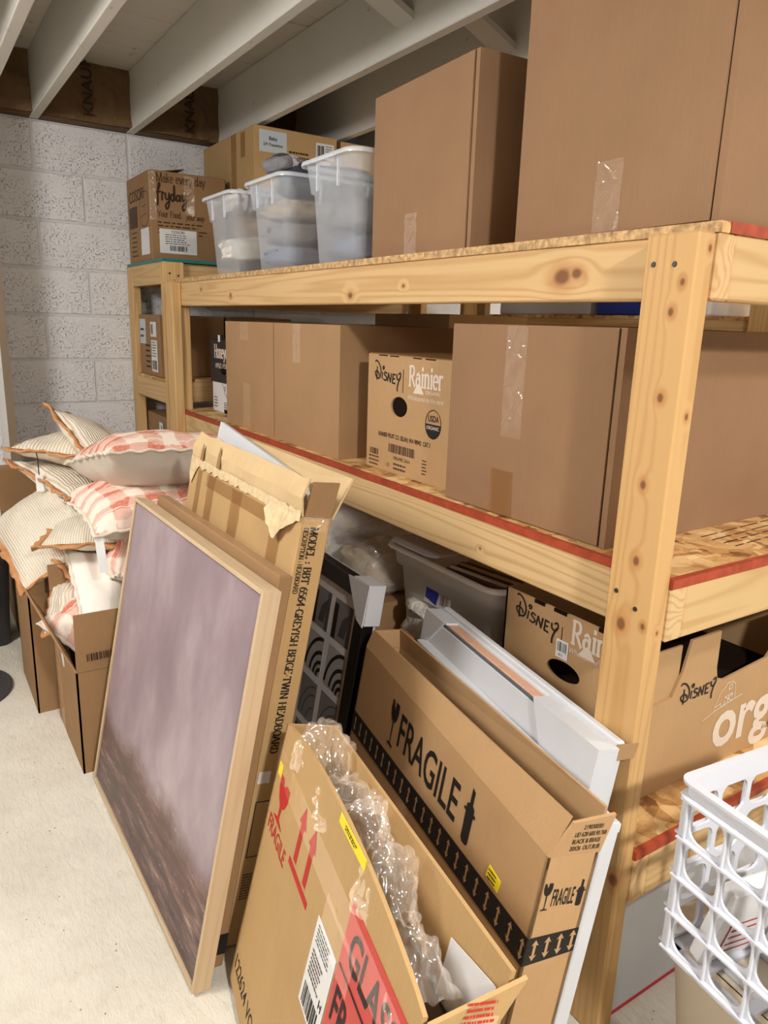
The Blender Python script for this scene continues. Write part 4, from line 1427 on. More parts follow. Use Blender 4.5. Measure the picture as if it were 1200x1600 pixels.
# ================================================================== milk crate on a beige bin
def crate():
    r = root('milk_crate', 'white plastic lattice crate standing on the beige bin', 'crate', (-.082, -.145, .3715), (0, 0, R(-6)))
    # local: corner at origin, x right, y negative towards the camera
    W, Dp, Hc = .33, .33, .282
    t = .004

    def plate(name, L, frame, nx, nzr):
        m = MB()
        z0, z1 = .012, Hc-.028
        for i in range(nx):
            for j in range(nzr):
                x0, x1 = .012+(L-.024)*i/nx, .012+(L-.024)*(i+1)/nx
                a0, a1 = z0+(z1-z0)*j/nzr, z0+(z1-z0)*(j+1)/nzr
                cx, cz = (x0+x1)/2, (a0+a1)/2
                hw, hh = (x1-x0)/2-.0045, (a1-a0)/2-.0040
                rr = min(hw, hh)*.62
                hole, out = [], []
                for qx, qz, s in ((1, 1, 0), (-1, 1, 90), (-1, -1, 180), (1, -1, 270)):
                    for k in range(6):
                        a = R(s+90*k/5)
                        hx, hz = cx+qx*(hw-rr)+rr*cos(a), cz+qz*(hh-rr)+rr*sin(a)
                        hole.append((hx, hz))
                        dx, dz = hx-cx, hz-cz
                        sc = min((x1-cx)/abs(dx) if abs(dx) > 1e-6 else 9e9, (a1-cz)/abs(dz) if abs(dz) > 1e-6 else 9e9)
                        if k in (2, 3):
                            out.append((cx+qx*(x1-x0)/2, cz+qz*(a1-a0)/2))
                        else:
                            out.append((cx+dx*sc, cz+dz*sc))
                n = len(hole)
                for k in range(n):
                    k2 = (k+1) % n
                    for yy, rev in ((0, False), (t, True)):
                        q = [hole[k], out[k], out[k2], hole[k2]]
                        pts = [frame @ Vector((p[0], p[1], -yy)) for p in q]
                        m.add(pts, [(0, 1, 2, 3) if not rev else (3, 2, 1, 0)])
                    m.add([frame @ Vector((hole[k][0], hole[k][1], 0)), frame @ Vector((hole[k2][0], hole[k2][1], 0)), frame @ Vector((hole[k2][0], hole[k2][1], -t)), frame @ Vector((hole[k][0], hole[k][1], -t))], [(0, 1, 2, 3)])
        m.build(name, M['white_plastic'], r)
        # outside ribs
        b = MB()
        for j in range(nzr+1):
            zz = z0+(z1-z0)*j/nzr
            p = [frame @ Vector(q) for q in ((.002, zz-.0014, -.001), (L-.002, zz-.0014, -.001), (L-.002, zz-.0014, .007), (.002, zz-.0014, .007), (.002, zz+.0014, -.001), (L-.002, zz+.0014, -.001), (L-.002, zz+.0014, .007), (.002, zz+.0014, .007))]
            b.hexa(p)
        for i in range(nx+1):
            xx = .012+(L-.024)*i/nx
            p = [frame @ Vector(q) for q in ((xx-.0012, z0, -.001), (xx+.0012, z0, -.001), (xx+.0012, z0, .005), (xx-.0012, z0, .005), (xx-.0012, z1, -.001), (xx+.0012, z1, -.001), (xx+.0012, z1, .005), (xx-.0012, z1, .005))]
            b.hexa(p)
        b.build('rib', M['white_plastic'], r)
    # left side (towards -x), seen from the aisle
    plate('side_wall', Dp, Matrix(((0, 0, -1, 0), (-1, 0, 0, 0), (0, 1, 0, 0), (0, 0, 0, 1))), 5, 4)
    plate('side_wall', Dp, Matrix(((0, 0, 1, W), (1, 0, 0, -Dp), (0, 1, 0, 0), (0, 0, 0, 1))), 5, 4)
    plate('side_wall', W, Matrix(((-1, 0, 0, W), (0, 0, 1, 0), (0, 1, 0, 0), (0, 0, 0, 1))), 5, 4)
    plate('side_wall', W, Matrix(((1, 0, 0, 0), (0, 0, -1, -Dp), (0, 1, 0, 0), (0, 0, 0, 1))), 5, 4)
    # rim: outward lip and inner band
    ring = lambda w, d, z, rr=.02: [(x+W/2, yy-Dp/2, zz) for x, yy, zz in rring(w, d, rr, z)]
    v, f = loft([ring(W, Dp, Hc-.03), ring(W+.016, Dp+.016, Hc-.028), ring(W+.016, Dp+.016, Hc-.025), ring(W+.004, Dp+.004, Hc-.022), ring(W+.004, Dp+.004, Hc-.006), ring(W+.016, Dp+.016, Hc-.004), ring(W+.016, Dp+.016, Hc), ring(W-.008, Dp-.008, Hc), ring(W-.012, Dp-.012, Hc-.032), ring(W, Dp, Hc-.03)], False)
    pyd('rim', v, f, M['white_plastic'], r)
    # corner columns
    for a, b in ((0, 0), (W-.012, 0), (0, -Dp+.012), (W-.012, -Dp+.012)):
        box('corner_post', (a, b-.012, .002), (a+.012, b, Hc-.028), M['white_plastic'], r)
    # base: frame with diagonal ribs
    b = MB()
    b.box((0, -Dp, 0), (W, -Dp+.02, .008))
    b.box((0, -.02, 0), (W, 0, .008))
    b.box((0, -Dp, 0), (.02, 0, .008))
    b.box((W-.02, -Dp, 0), (W, 0, .008))
    for k in range(4):
        xx = .05+k*.07
        b.box((xx, -Dp, .001), (xx+.016, 0, .007))
        b.box((0, -xx-.016, .0012), (W, -xx, .0068))
    b.build('base', M['white_plastic'], r)
    return r


rc = crate()
rm = Matrix.Translation((-.082, -.145, .3715)) @ Matrix.Rotation(R(-6), 4, 'Z')


def incrate(x, y, z):
    return rm @ Vector((x, y, z))


r0 = root('paper_packet', 'white packet with a red printed panel inside the crate', 'packet', incrate(.08, -.045, .0095), (R(14), 0, R(-12)))
box('wrapper', (-.06, -.012, 0), (.06, .012, .15), M['paper'], r0, .004)
stroke_print('red_print', [[(-.035, .02), (.03, .02), (.03, .08), (-.035, .08), (-.035, .02)], [(-.028, .035), (.022, .035)], [(-.028, .05), (.022, .05)], [(-.028, .065), (.022, .065)]], 1, M['ink_red'], r0, FR_FRONT(0, -.0128, 0), .003)
r0 = root('plastic_basket', 'white tilted basket lying inside the crate', 'basket', incrate(.17, -.17, .0105), (R(6), R(-10), R(20)))
v, f = loft([rring(.11, .12, .02, .012), rring(.14, .15, .025, .09), rring(.15, .16, .025, .093)])
pyd('bowl', v, f, M['white_plastic'], r0, True)
r0 = root('small_pack', 'small pack with green lettering at the right edge of the crate', 'packet', incrate(.045, -.265, .0095), (0, 0, R(-96)))
box('pack', (-.05, -.012, 0), (.05, .012, .12), M['beige_plastic'], r0, .004)
lines('printed_lines', .07, 5, .016, .008, plain('green_ink', S(60, 120, 74), .5), r0, FR_FRONT(-.035, -.0128, .09), 5)

r0 = root('floor_bin', 'beige plastic bin on the floor under the white crate', 'bin', (.135, -.29, 0), (0, 0, R(-6)))
v, f = loft([rring(.29, .27, .05, 0), rring(.36, .33, .05, .34), rring(.385, .355, .055, .345), rring(.385, .355, .055, .371)], True, False)
pyd('bin_wall', v, f, M['beige_plastic'], r0, True)
v, f = loft([rring(.38, .35, .05, .3708), rring(.37, .34, .05, .3712)], True, True)
pyd('lid', v, f, M['beige_plastic'], r0)


# ================================================================== things leaning on the shelf front
def leaner(name, label, cat, cx, cy, ang, lean, W):
    """root at the far back bottom corner; local x to the near end, front at y = -T, z up the face"""
    a = R(ang)
    return root(name, label, cat, (cx+sin(a)*W, cy+cos(a)*W, 0), (-R(lean), 0, -pi/2-a))


# painting
def canvas():
    k = NT('mauve_landscape_paint', .42, .4)
    s = k.sep()
    n1 = k.noise(3.2, k.map((1, 1, .45)), detail=5, rough=.55)
    n2 = k.noise(16, k.map((1, 1, .6), rot=(0, .7, 0)), detail=5, rough=.6)
    sky = k.ramp(k.math('ADD', k.math('MULTIPLY', n1, .8), k.math('MULTIPLY', n2, .2)), [(.28, S(120, 102, 109)), (.5, S(150, 132, 139)), (.7, S(186, 171, 176))])
    hl = k.math('ADD', s[2], k.math('MULTIPLY', k.math('SUBTRACT', k.noise(5, detail=5), .5), .16))
    hl = k.math('ADD', hl, k.math('MULTIPLY', k.math('SUBTRACT', n2, .5), .04))
    edge = k.mr(hl, .18, .235)
    gr = k.noise(22, k.map((.35, 1, 2.4)), detail=6, rough=.72)
    land = k.ramp(gr, [(.3, S(62, 44, 46)), (.5, S(92, 70, 68)), (.62, S(132, 106, 96)), (.72, S(186, 166, 154))])
    warm = k.mix(k.mr(hl, .1, .2, 0, .5), land, S(120, 88, 76))
    fl = k.math('MULTIPLY', k.mr(k.noise(70, k.map((.6, 1, 1.6)), detail=4, rough=.7), .64, .7), .7)
    warm = k.mix(fl, warm, S(196, 176, 166))
    k.color(k.mix(edge, warm, sky))
    k.bump(k.noise(500, detail=2), .25, .0008)
    return k.m


Wp, Hp, Tp = .791, .792, .036
r0 = leaner('framed_painting', 'large square mauve landscape canvas in a light oak frame', 'painting', -.5525, .458, -.9, 11.2, Wp)
M['oak_v'] = wood('oak_frame_upright', S(204, 180, 148), S(182, 154, 120), 2, 70, (), .9, .5)
M['oak_h'] = wood('oak_frame_level', S(204, 180, 148), S(182, 154, 120), 0, 70, (), 1.9, .5)
fw = .009
box('frame_side', (0, -Tp, 0), (fw, 0, Hp), M['oak_v'], r0, .0008)
box('frame_side', (Wp-fw, -Tp, 0), (Wp, 0, Hp), M['oak_v'], r0, .0008)
box('frame_rail', (fw, -Tp, 0), (Wp-fw, 0, fw), M['oak_h'], r0, .0008)
box('frame_rail', (fw, -Tp, Hp-fw), (Wp-fw, 0, Hp), M['oak_h'], r0, .0008)
box('canvas', (fw+.004, -Tp+.004, fw+.004), (Wp-fw-.004, -.006, Hp-fw-.004), canvas(), r0, .001)
box('backing', (fw, -.0055, fw), (Wp-fw, -.001, Hp-fw), M['ink_brown'], r0)

# flat carton behind the painting
r0 = leaner('flat_carton', 'thin brown taped carton right behind the mauve painting', 'box', -.5145, .495, -.6, 11.2, .72)
box('body', (0, -.030, 0), (.72, 0, .803), M['kraft_dark'], r0, .003)
tape('tape', .72, .028, M['tape'], r0, FR_TOP(0, -.029, .8036), 3, .0008)
box('black_tape', (.7202, -.0300, .03), (.7206, 0, .075), M['ink'], r0)

# headboard carton
Wb, Hb, Tb = .642, .9, .063
r0 = leaner('headboard_carton', 'tall yellowish headboard carton with open torn flaps', 'box', -.4395, .522, 1, 11, Wb)
ky, kp = M['kraft_yellow'], M['kraft_pale']
box('body', (0, -Tb, 0), (Wb, 0, Hb-.004), ky, r0, .003)
v, f = [], []
n = 20
for i in range(n+1):
    x = Wb*i/n
    for q, (dy, z) in enumerate(((-Tb, Hb-.004), (-Tb-.004+.004*sin(i*.9), Hb+.03), (-Tb+.002+.004*nz(i*.4, 2), Hb+.068+.006*nz(i*.5, 1)-(.03 if i == 0 else 0)))):
        v.append((x, dy, z))
for i in range(n):
    for q in range(2):
        a = i*3+q
        f.append((a, a+3, a+4, a+1))
o = pyd('front_flap', v, f, kp, r0)
sm = o.modifiers.new('thickness', 'SOLIDIFY')
sm.thickness = .004
sm.offset = -1
panel('near_flap', (Wb, -Tb+.006, Hb-.002), (Wb, -.002, Hb-.002), (Wb+.004, .002, Hb+.066), (Wb+.004, -Tb+.010, Hb+.062), .004, M['kraft_dark'], r0)
panel('back_flap', (.0, .0, Hb-.004), (Wb, .0, Hb-.004), (Wb+.008, .024, Hb+.078), (.0, .006, Hb+.082), .004, kp, r0)
panel('foam_sheet', (.02, -.020, Hb-.01), (.60, -.020, Hb-.01), (.52, -.012, Hb+.048), (.02, -.012, Hb+.102), .010, M['white_board'], r0)
for (x, w, h) in ((.06, .03, .13), (.14, .045, .12), (.30, .055, .19), (.52, .05, .17)):
    tape('tape', w, h, M['tape_brown'], r0, FR_FRONT(x, -Tb-.0008, Hb-h-.02), int(x*100), .0007)
tape('tape', .36, .03, M['tape_brown'], r0, FR_FRONT(.13, -Tb-.0011, Hb-.05), 9, .0007)
# ragged torn tape along the fold
v, f = [], []
n = 60
for i in range(n+1):
    x = Wb*i/n
    lo = .010+.008*nz(i*.5, 7)+(.055*max(0, 1-abs(x-.56)/.07))+(.05*max(0, 1-abs(x-.02)/.04))
    hi = .010+.006*nz(i*.7, 3)
    for q, z in enumerate((Hb-.004-lo, Hb-.006, Hb-.004+hi)):
        v.append((x, -Tb-.003-.004*abs(nz(i*.6, q*2.0, 1))-(.01 if q == 0 and .5 < x < .62 else 0), z))
for i in range(n):
    for q in range(2):
        a = i*3+q
        f.append((a, a+3, a+4, a+1))
pyd('torn_tape', v, f, plain('torn_paper_tape', S(214, 190, 150), .7, .3, .15, 60), r0)
for x, w, h in ((.075, .02, .04), (.19, .022, .05)):
    sheet('torn_patch', [(x, Hb+.006), (x+w, Hb+.004), (x+w*.9, Hb+.006+h*.7), (x+w*.55, Hb+.006+h), (x+w*.15, Hb+.006+h*.6)], M['kraft_dark'], r0, FR_FRONT(0, -Tb-.0062, 0))
ex = Wb+.0008
serif_text('printed_text', 'MODEL : BBT 6564-GREYISH BEIGE-TWIN HEADBOARD', .0158, M['ink'], r0, FR_END_DOWN(ex, -.040, Hb-.022), .21, .09, sx=.90)
serif_text('printed_text', 'DESCRIPTION : HEADBOARD', .0098, M['ink'], r0, FR_END_DOWN(ex, -.054, Hb-.024), .2, .09, sx=.78)
tape('tape', .05, .03, M['tape'], r0, FR_END(ex, -.058, Hb-.03), 5)
sheet('white_sticker', rect(-.055, .36, -.03, .385), M['paper'], r0, FR_END(ex, 0, 0))
stroke_print('outline_print', [[(-.05, .20), (-.012, .20), (-.012, .32), (-.05, .32), (-.05, .20)]], 1, M['ink'], r0, FR_END(ex, 0, 0), .002)
lines('printed_lines', .04, 10, .006, .003, M['ink_soft'], r0, FR_END(ex, -.05, .16), 5)

# black framed print with card corners
Wa, Ha, Ta = .50, .64, .036
r0 = leaner('framed_print', 'black framed black and white print with a white card corner', 'picture', -.115, .728, 3, 9, Wa)
fb = .046
box('frame_side', (Wa-fb, -Ta, 0), (Wa, -.006, Ha), M['black_wood'], r0, .002)
box('frame_side', (0, -Ta, 0), (fb, -.006, Ha), M['black_wood'], r0, .002)
box('frame_rail', (fb, -Ta, 0), (Wa-fb, -.006, fb), M['black_wood'], r0, .002)
box('frame_rail', (fb, -Ta, Ha-fb), (Wa-fb, -.006, Ha), M['black_wood'], r0, .002)
box('backing', (.002, -.0058, .002), (Wa-.002, 0, Ha-.002), M['white_board'], r0)
pr = box('print_sheet', (fb, -Ta+.010, fb), (Wa-fb, -.0062, Ha-fb), plain('print_white', S(206, 206, 206), .3, .5), r0)
g1, g2, g3, g4 = (plain('print_grey_%d' % i, S(v_, v_, v_+1), .3, .5) for i, v_ in enumerate((70, 120, 160, 26)))
yy = -Ta+.0096
fr = FR_FRONT(0, yy, 0)
fr2 = FR_FRONT(0, yy-.0006, 0)
fr3 = FR_FRONT(0, yy-.0012, 0)
for x0, x1, col in ((.335, .43, 0), (.215, .31, 1), (.095, .19, 2)):
    for z0, z1, kind in ((.455, .56, 'tower'), (.325, .435, 'arcs'), (.19, .305, 'curves'), (.07, .17, 'tower')):
        p = sheet('picture_tile', rect(x0, z0, x1, z1), g2 if kind != 'arcs' else g3, pr, fr, .0003)
        w, h = x1-x0, z1-z0
        if kind == 'tower':
            sheet('dark_shape', rect(x0, z0, x0+.22*w, z1-.12*h), g4, pr, fr2, .0002)
            sheet('dark_shape', [(x0+.4*w, z0+.15*h), (x0+.75*w, z0+.15*h), (x0+.85*w, z1-.2*h), (x0+.62*w, z1-.35*h), (x0+.5*w, z1-.45*h)], g1, pr, fr2, .0002)
            sheet('dark_shape', rect(x1-.18*w, z0, x1, z1), g1, pr, fr2, .0002)
        else:
            pol = [[(x1-.02*w-rr*w*cos(R(a)), z0+.0*h+rr*h*sin(R(a))) for a in range(6, 88, 8)] for rr in ((.95, .62, .38, .2) if kind == 'arcs' else (.9, .7, .4))]
            stroke_print('dark_arc', pol, 1, g4 if kind == 'arcs' else g1, pr, fr2, .010 if kind == 'arcs' else .004)
# card corner
cmat = M['white_board']
m = MB()
m.box((Wa-.075, -Ta-.0009, Ha+.001), (Wa+.0058, .006, Ha+.0058))
m.box((Wa+.001, -Ta-.0009, Ha-.095), (Wa+.0058, .006, Ha+.0008))
v = [(Wa-.075, -Ta-.001), ]
m.add([(Wa-.10, -Ta-.004, Ha+.001), (Wa-.03, -Ta-.004, Ha-.09), (Wa+.001, -Ta-.004, Ha-.10), (Wa+.006, -Ta-.004, Ha+.006), (Wa-.10, -Ta-.001, Ha+.001), (Wa-.03, -Ta-.001, Ha-.09), (Wa+.001, -Ta-.001, Ha-.10), (Wa+.006, -Ta-.001, Ha+.006)],
      [(0, 1, 2, 3), (7, 6, 5, 4), (0, 4, 5, 1), (1, 5, 6, 2), (2, 6, 7, 3), (3, 7, 4, 0)])
m.build('card_corner', cmat, r0)

# large white framed picture with card corners leaning on the near post
Wf, Hf, Tf = .605, .600, .052
r0 = leaner('boxed_picture', 'picture in white card sleeves and corners leaning on the near post', 'picture', -.108, .022, 10.2, 9, Wf)
box('sleeve_back', (0, -.016, 0), (Wf, 0, Hf+.014), M['white_board'], r0, .003)
box('sleeve_fold', (.01, -.0222, Hf-.004), (Wf-.02, -.0162, Hf+.006), M['white_board'], r0, .003)
box('wood_frame', (.004, -.0455, .002), (Wf-.004, -.0225, Hf), plain('rosy_wood', S(214, 168, 142), .6, .3, .08, 60), r0, .001)
box('glass_edge', (.006, -.0490, .004), (Wf-.006, -.0457, Hf-.003), plain('grey_glass_edge', S(92, 98, 106), .3, .5), r0)
box('front_card', (.002, -.0525, .002), (Wf-.002, -.0492, Hf-.008), M['white_board'], r0, .001)
for xa, xb, z in ((-.006, .085, .085), (Wf-.175, Wf+.006, .16)):
    m = MB()
    m.box((xa+.0002, -.0522, Hf+.0005), (xb-.0002, -.0166, Hf+.0058))
    m.hexa([(xa, -.058, Hf-z), (xb-(.05 if xa < 0 else -.0), -.058, Hf-z*(1 if xa > 0 else .6)), (xb-(.05 if xa < 0 else 0), -.0525, Hf-z*(1 if xa > 0 else .6)), (xa, -.0525, Hf-z),
            (xa, -.058, Hf+.006), (xb, -.058, Hf+.006), (xb, -.0525, Hf+.006), (xa, -.0525, Hf+.006)] if xa < 0 else
           [(xa+.10, -.058, Hf-z), (xb, -.058, Hf-z), (xb, -.0525, Hf-z), (xa+.10, -.0525, Hf-z), (xa, -.058, Hf+.006), (xb, -.058, Hf+.006), (xb, -.0525, Hf+.006), (xa, -.0525, Hf+.006)])
    if xa > 0:
        m.box((Wf+.001, -.0522, Hf-z+.001), (Wf+.0058, -.017, Hf+.0003))
    else:
        m.box((-.0058, -.0522, Hf-z+.001), (-.001, -.017, Hf+.0003))
    m.build('card_corner', M['white_board'], r0)
panel('torn_tab', (Wf, -.02, Hf-.02), (Wf+.004, .02, Hf-.014), (Wf+.004, .024, Hf+.012), (Wf, -.016, Hf+.010), .002, M['kraft'], r0)

# thin white carton between the fragile carton and the picture
r0 = leaner('flat_carton', 'thin white carton wrapped in clear film behind the fragile mirror carton', 'box', -.1835, -.050, 11.2, 9, .68)
box('body', (0, -.026, 0), (.68, 0, .545), M['white_board'], r0, .002)
box('lid_tuck', (.6802, -.025, .53), (.6815, -.001, .544), M['white_board'], r0)

# fragile mirror carton
Wg, Hg, Tg = .738, .506, .089
r0 = leaner('mirror_carton', 'open brown mirror carton marked FRAGILE with a black arrow band', 'box', -.2155, -.046, 11, 9, Wg)
kc = M['kraft_apple']
t = .005
panel('front_wall', (0, -Tg, 0), (Wg, -Tg, 0), (Wg, -Tg, Hg), (0, -Tg, Hg), t, kc, r0)
panel('back_wall', (Wg, 0, 0), (0, 0, 0), (0, 0, Hg), (Wg, 0, Hg), t, kc, r0)
panel('near_wall', (Wg, -Tg, 0), (Wg, 0, 0), (Wg, 0, Hg), (Wg, -Tg, Hg), t, kc, r0)
panel('far_wall', (0, 0, 0), (0, -Tg, 0), (0, -Tg, Hg), (0, 0, Hg), t, kc, r0)
box('bottom', (t, -Tg+t, 0.0), (Wg-t, -t, .006), kc, r0)
panel('front_flap', (.0, -Tg, Hg+.0005), (Wg, -Tg, Hg+.0005), (Wg+.001, -Tg+.020, Hg+.066), (.0, -Tg+.012, Hg+.040), t, kc, r0)
panel('back_flap', (Wg, 0, Hg+.0005), (0, 0, Hg+.0005), (0, -.008, Hg+.046), (Wg, -.004, Hg+.075), t, kc, r0)
panel('near_flap', (Wg+.001, -Tg+.002, Hg+.0005), (Wg+.001, .002, Hg+.0005), (Wg+.010, .006, Hg+.068), (Wg+.010, -Tg+.022, Hg+.060), t, kc, r0)
panel('far_flap', (0, 0, Hg+.0005), (0, -Tg, Hg+.0005), (-.002, -Tg+.012, Hg+.040), (-.002, -.008, Hg+.044), t, kc, r0)
box('inner_liner', (t+.002, -.040, .008), (Wg-t-.012, -.034, Hg-.012), M['kraft'], r0)
m = MB()
box('corrugated_edge', (.002, -.0066, Hg+.046), (.06, -.0012, Hg+.0475), M['kraft_flute'], r0)
y0 = -Tg-.0008


def goblet(s):
    """broken wine glass, unit height"""
    return [(.02, 1.0), (.10, 1.0), (.13, .86), (.17, .9), (.15, .78), (.20, .88), (.19, 1.0), (.36, 1.0), (.37, .8), (.34, .66), (.28, .57), (.215, .54), (.205, .07), (.33, .04), (.33, 0), (.05, 0), (.05, .04), (.175, .07), (.165, .54), (.10, .57), (.04, .66), (.01, .8)]


def flat_shape(name, pts, mat, parent, frame):
    bm_ = bmesh.new()
    vv = [bm_.verts.new(frame @ Vector((p[0], p[1], 0.0))) for p in pts]
    ff = bm_.faces.new(vv)
    bm_.normal_update()
    bmesh.ops.triangulate(bm_, faces=[ff])
    me_ = bpy.data.meshes.new(name)
    bm_.to_mesh(me_)
    bm_.free()
    return link(name, me_, mat, parent)


def knife(x, z, s):
    """cutter knife standing blade up"""
    m_ = [(.24, 1.0), (.33, .96), (.33, .72), (.40, .68), (.40, .60), (.46, .60), (.46, .54), (.40, .54), (.39, .05), (.34, 0), (.22, 0), (.17, .05), (.16, .54), (.10, .54), (.10, .60), (.16, .60), (.16, .68), (.235, .72)]
    return [(x+p[0]*s, z+p[1]*s) for p in m_]


flat_shape('goblet_symbol', [(.185+p[0]*.10, .372+p[1]*.098) for p in goblet(1)], M['ink'], r0, FR_FRONT(0, y0, 0))
text('printed_text', 'FRAGILE', .101, M['ink'], r0, FR_FRONT(.232, y0, .392), .012, sx=.70)
flat_shape('knife_symbol', knife(.505, .380, .102), M['ink'], r0, FR_FRONT(0, y0, 0))
band = sheet('black_band', [(0, .297), (Wg, .325), (Wg, .372), (0, .346)], M['ink'], r0, FR_FRONT(0, y0, 0), .0003)
band2 = sheet('black_band', [(-Tg, .325), (0, .338), (0, .378), (-Tg, .372)], M['ink'], r0, FR_END(Wg+.0008, 0, 0), .0003)


def arrow2(x, z, h, w):
    """double headed arrow outline"""
    return [(x, z), (x+w, z+.28*h), (x+.35*w, z+.24*h), (x+.35*w, z+.76*h), (x+w, z+.72*h), (x, z+h), (x-w, z+.72*h), (x-.35*w, z+.76*h), (x-.35*w, z+.24*h), (x-w, z+.28*h)]


for i in range(22):
    x = .02+i*.0338
    zz = .297+.028*x/Wg+.006
    flat_shape('arrow_symbol', arrow2(x, zz, .036, .0065), kc, band, FR_FRONT(0, y0-.0008, 0))
for i in range(4):
    x = -Tg+.014+i*.022
    flat_shape('arrow_symbol', arrow2(x, .332+.1*(x+Tg), .036, .0065), kc, band2, FR_END(Wg+.0016, 0, 0))
st = sheet('yellow_sticker', [(.612, .380), (.648, .376), (.652, .398), (.616, .402)], M['yellow'], r0, FR_FRONT(0, y0, 0))
lines('printed_lines', .03, 3, .007, .003, M['ink'], st, FR_FRONT(.617, y0-.001, .394), 3)
ey = Wg+.0008
flat_shape('goblet_symbol', [(-.083+p[0]*.042, .418+p[1]*.045) for p in goblet(1)], M['ink'], r0, FR_END(ey, 0, 0))
text('printed_text', 'FRAGILE', .040, M['ink'], r0, FR_END(ey, -.065, .424), .012, sx=.27)
flat_shape('knife_symbol', knife(-.027, .418, .045), M['ink'], r0, FR_END(ey, 0, 0))
fl = FR_END(ey+.0105, -.058, Hg+.05) @ Matrix.Rotation(.12, 4, 'X')
for i, s_ in enumerate(('2190300301', 'UD 628 600.90.768', 'BLACK & BRASS', '20X26  OUT.RUB')):
    hh_ = .047-.0125*i
    text('printed_text', s_, .0115, M['ink'], r0, FR_END(ey+.0012+.137*hh_, -.046 if i == 0 else -.058, Hg+hh_) @ Matrix.Rotation(.137, 4, 'X'), .01, sx=.62)

# glass carton
Wk, Hk, Tk = .61, .529, .098
r0 = leaner('glass_carton', 'open brown carton with a red glass sticker, nearest in the leaning row', 'box', -.5515, -.165, 12.2, 12.5, Wk)
kc = M['kraft_yellow']
# front wall with a bowed, tape-wrapped top edge
nx, nzz = 24, 10
v, f = [], []
top = lambda x: Hk+.034*sin(pi*x/Wk)**.8
for j in range(nzz+1):
    for i in range(nx+1):
        x = Wk*i/nx
        z = top(x)*j/nzz
        v.append((x, -Tk, z))
q = len(v)
v += [(a, b+.006, c) for a, b, c in v]
for j in range(nzz):
    for i in range(nx):
        a = j*(nx+1)+i
        f.append((a, a+1, a+nx+2, a+nx+1))
        f.append((q+a+nx+1, q+a+nx+2, q+a+1, q+a))
for i in range(nx):
    a = nzz*(nx+1)+i
    f.append((a, a+1, q+a+1, q+a))
for j in range(nzz):
    a = j*(nx+1)+nx
    f.append((a, q+a, q+a+nx+1, a+nx+1))
    a = j*(nx+1)
    f.append((a+nx+1, q+a+nx+1, q+a, a))
pyd('front_wall', v, f, kc, r0)
panel('back_wall', (Wk, 0, 0), (0, 0, 0), (0, 0, Hk-.004), (Wk, .004, Hk+.046), .006, kc, r0)
panel('near_wall', (Wk, -Tk, 0), (Wk, 0, 0), (Wk, .004, Hk-.016), (Wk, -Tk, Hk-.050), .005, kc, r0)
panel('near_flap', (Wk+.001, -Tk, Hk-.049), (Wk+.001, .004, Hk-.015), (Wk+.012, .012, Hk+.046), (Wk+.012, -Tk+.002, Hk+.0), .005, kc, r0)
panel('far_wall', (0, 0, 0), (0, -Tk, 0), (0, -Tk, Hk), (0, 0, Hk), .005, kc, r0)
box('bottom', (.006, -Tk+.006, 0), (Wk-.006, -.007, .006), kc, r0)
box('foam_insert', (.03, -.075, .007), (Wk-.03, -.02, Hk-.075), M['ink_soft'], r0)
y0 = -Tk-.0012
fr = lambda a, b: FR_FRONT(a, -Tk-.0095, b)
fr_ = lambda a, b, d=0: FR_FRONT(a, -Tk-d, b)
flat_shape('goblet_symbol', [(.035+p[0]*.16, .372+p[1]*.078) for p in [(.0, 1.0), (.1, 1.0), (.14, .86), (.2, .92), (.24, 1.0), (.36, 1.0), (.36, .72), (.3, .5), (.22, .4), (.21, .12), (.34, .04), (.34, 0), (0.02, 0), (0.02, .04), (.15, .12), (.14, .4), (.06, .5), (0, .72)]], M['ink_red'], r0, fr_(0, 0, .0006))
text('printed_text', 'FRAGILE', .040, M['ink_red'], r0, fr_(.018, .338, .0006), .012, sx=.80)
for x in (.18, .236):
    flat_shape('arrow_symbol', [(x-.008, .384), (x+.008, .384), (x+.008, .448), (x+.018, .448), (x, .482), (x-.018, .448), (x-.008, .448)], M['ink_red'], r0, fr_(0, 0, .0006))
sheet('arrow_base', rect(.155, .366, .265, .377), M['ink_red'], r0, fr_(0, 0, .0006), .0003)
lb = sheet('glass_sticker', rect(.405, .30, .60, .498), M['label_red'], r0, fr_(0, 0, .0008))
text('printed_text', 'GLASS', .072, M['ink'], lb, fr_(.425, .428, .0020), .015, sx=.78)
sheet('divider_line', rect(.41, .408, .595, .411), M['ink'], lb, fr_(0, 0, .0020), .0003)
text('printed_text', 'FRAGILE', .072, M['ink'], lb, fr_(.415, .335, .0020), .015, sx=.68)
lb = sheet('shipping_label', rect(.315, .262, .40, .40), M['paper'], r0, fr_(0, 0, .0008))
bars('barcode', .065, .034, 16, M['ink'], lb, fr_(.325, .268, .0020), 3)
m = MB()
rq = random.Random(5)
for i in range(14):
    for j in range(22):
        if rq.random() < .5:
            m.quad((.33+i*.003, .318+j*.0022, 0), (.333+i*.003, .318+j*.0022, 0), (.333+i*.003, .3202+j*.0022, 0), (.33+i*.003, .3202+j*.0022, 0))
lines('printed_lines', .06, 5, .006, .002, M['ink'], lb, fr_(.325, .392, .0020), 5)
lines('printed_lines', .05, 6, .007, .003, M['ink_soft'], lb, fr_(.325, .352, .0020), 6)
text('printed_text', 'H', .018, M['ink'], lb, fr_(.38, .31, .0020), .02)
st = sheet('yellow_sticker', [(.305, .545), (.41, .547), (.41, .562), (.305, .560)], M['yellow'], r0, fr_(0, 0, .0006))
lines('printed_lines', .06, 2, .004, .002, M['ink'], st, fr_(.33, .555, .0020), 7)
sheet('yellow_sticker', rect(.012, .440, .032, .462), M['yellow'], r0, fr_(0, 0, .0006))
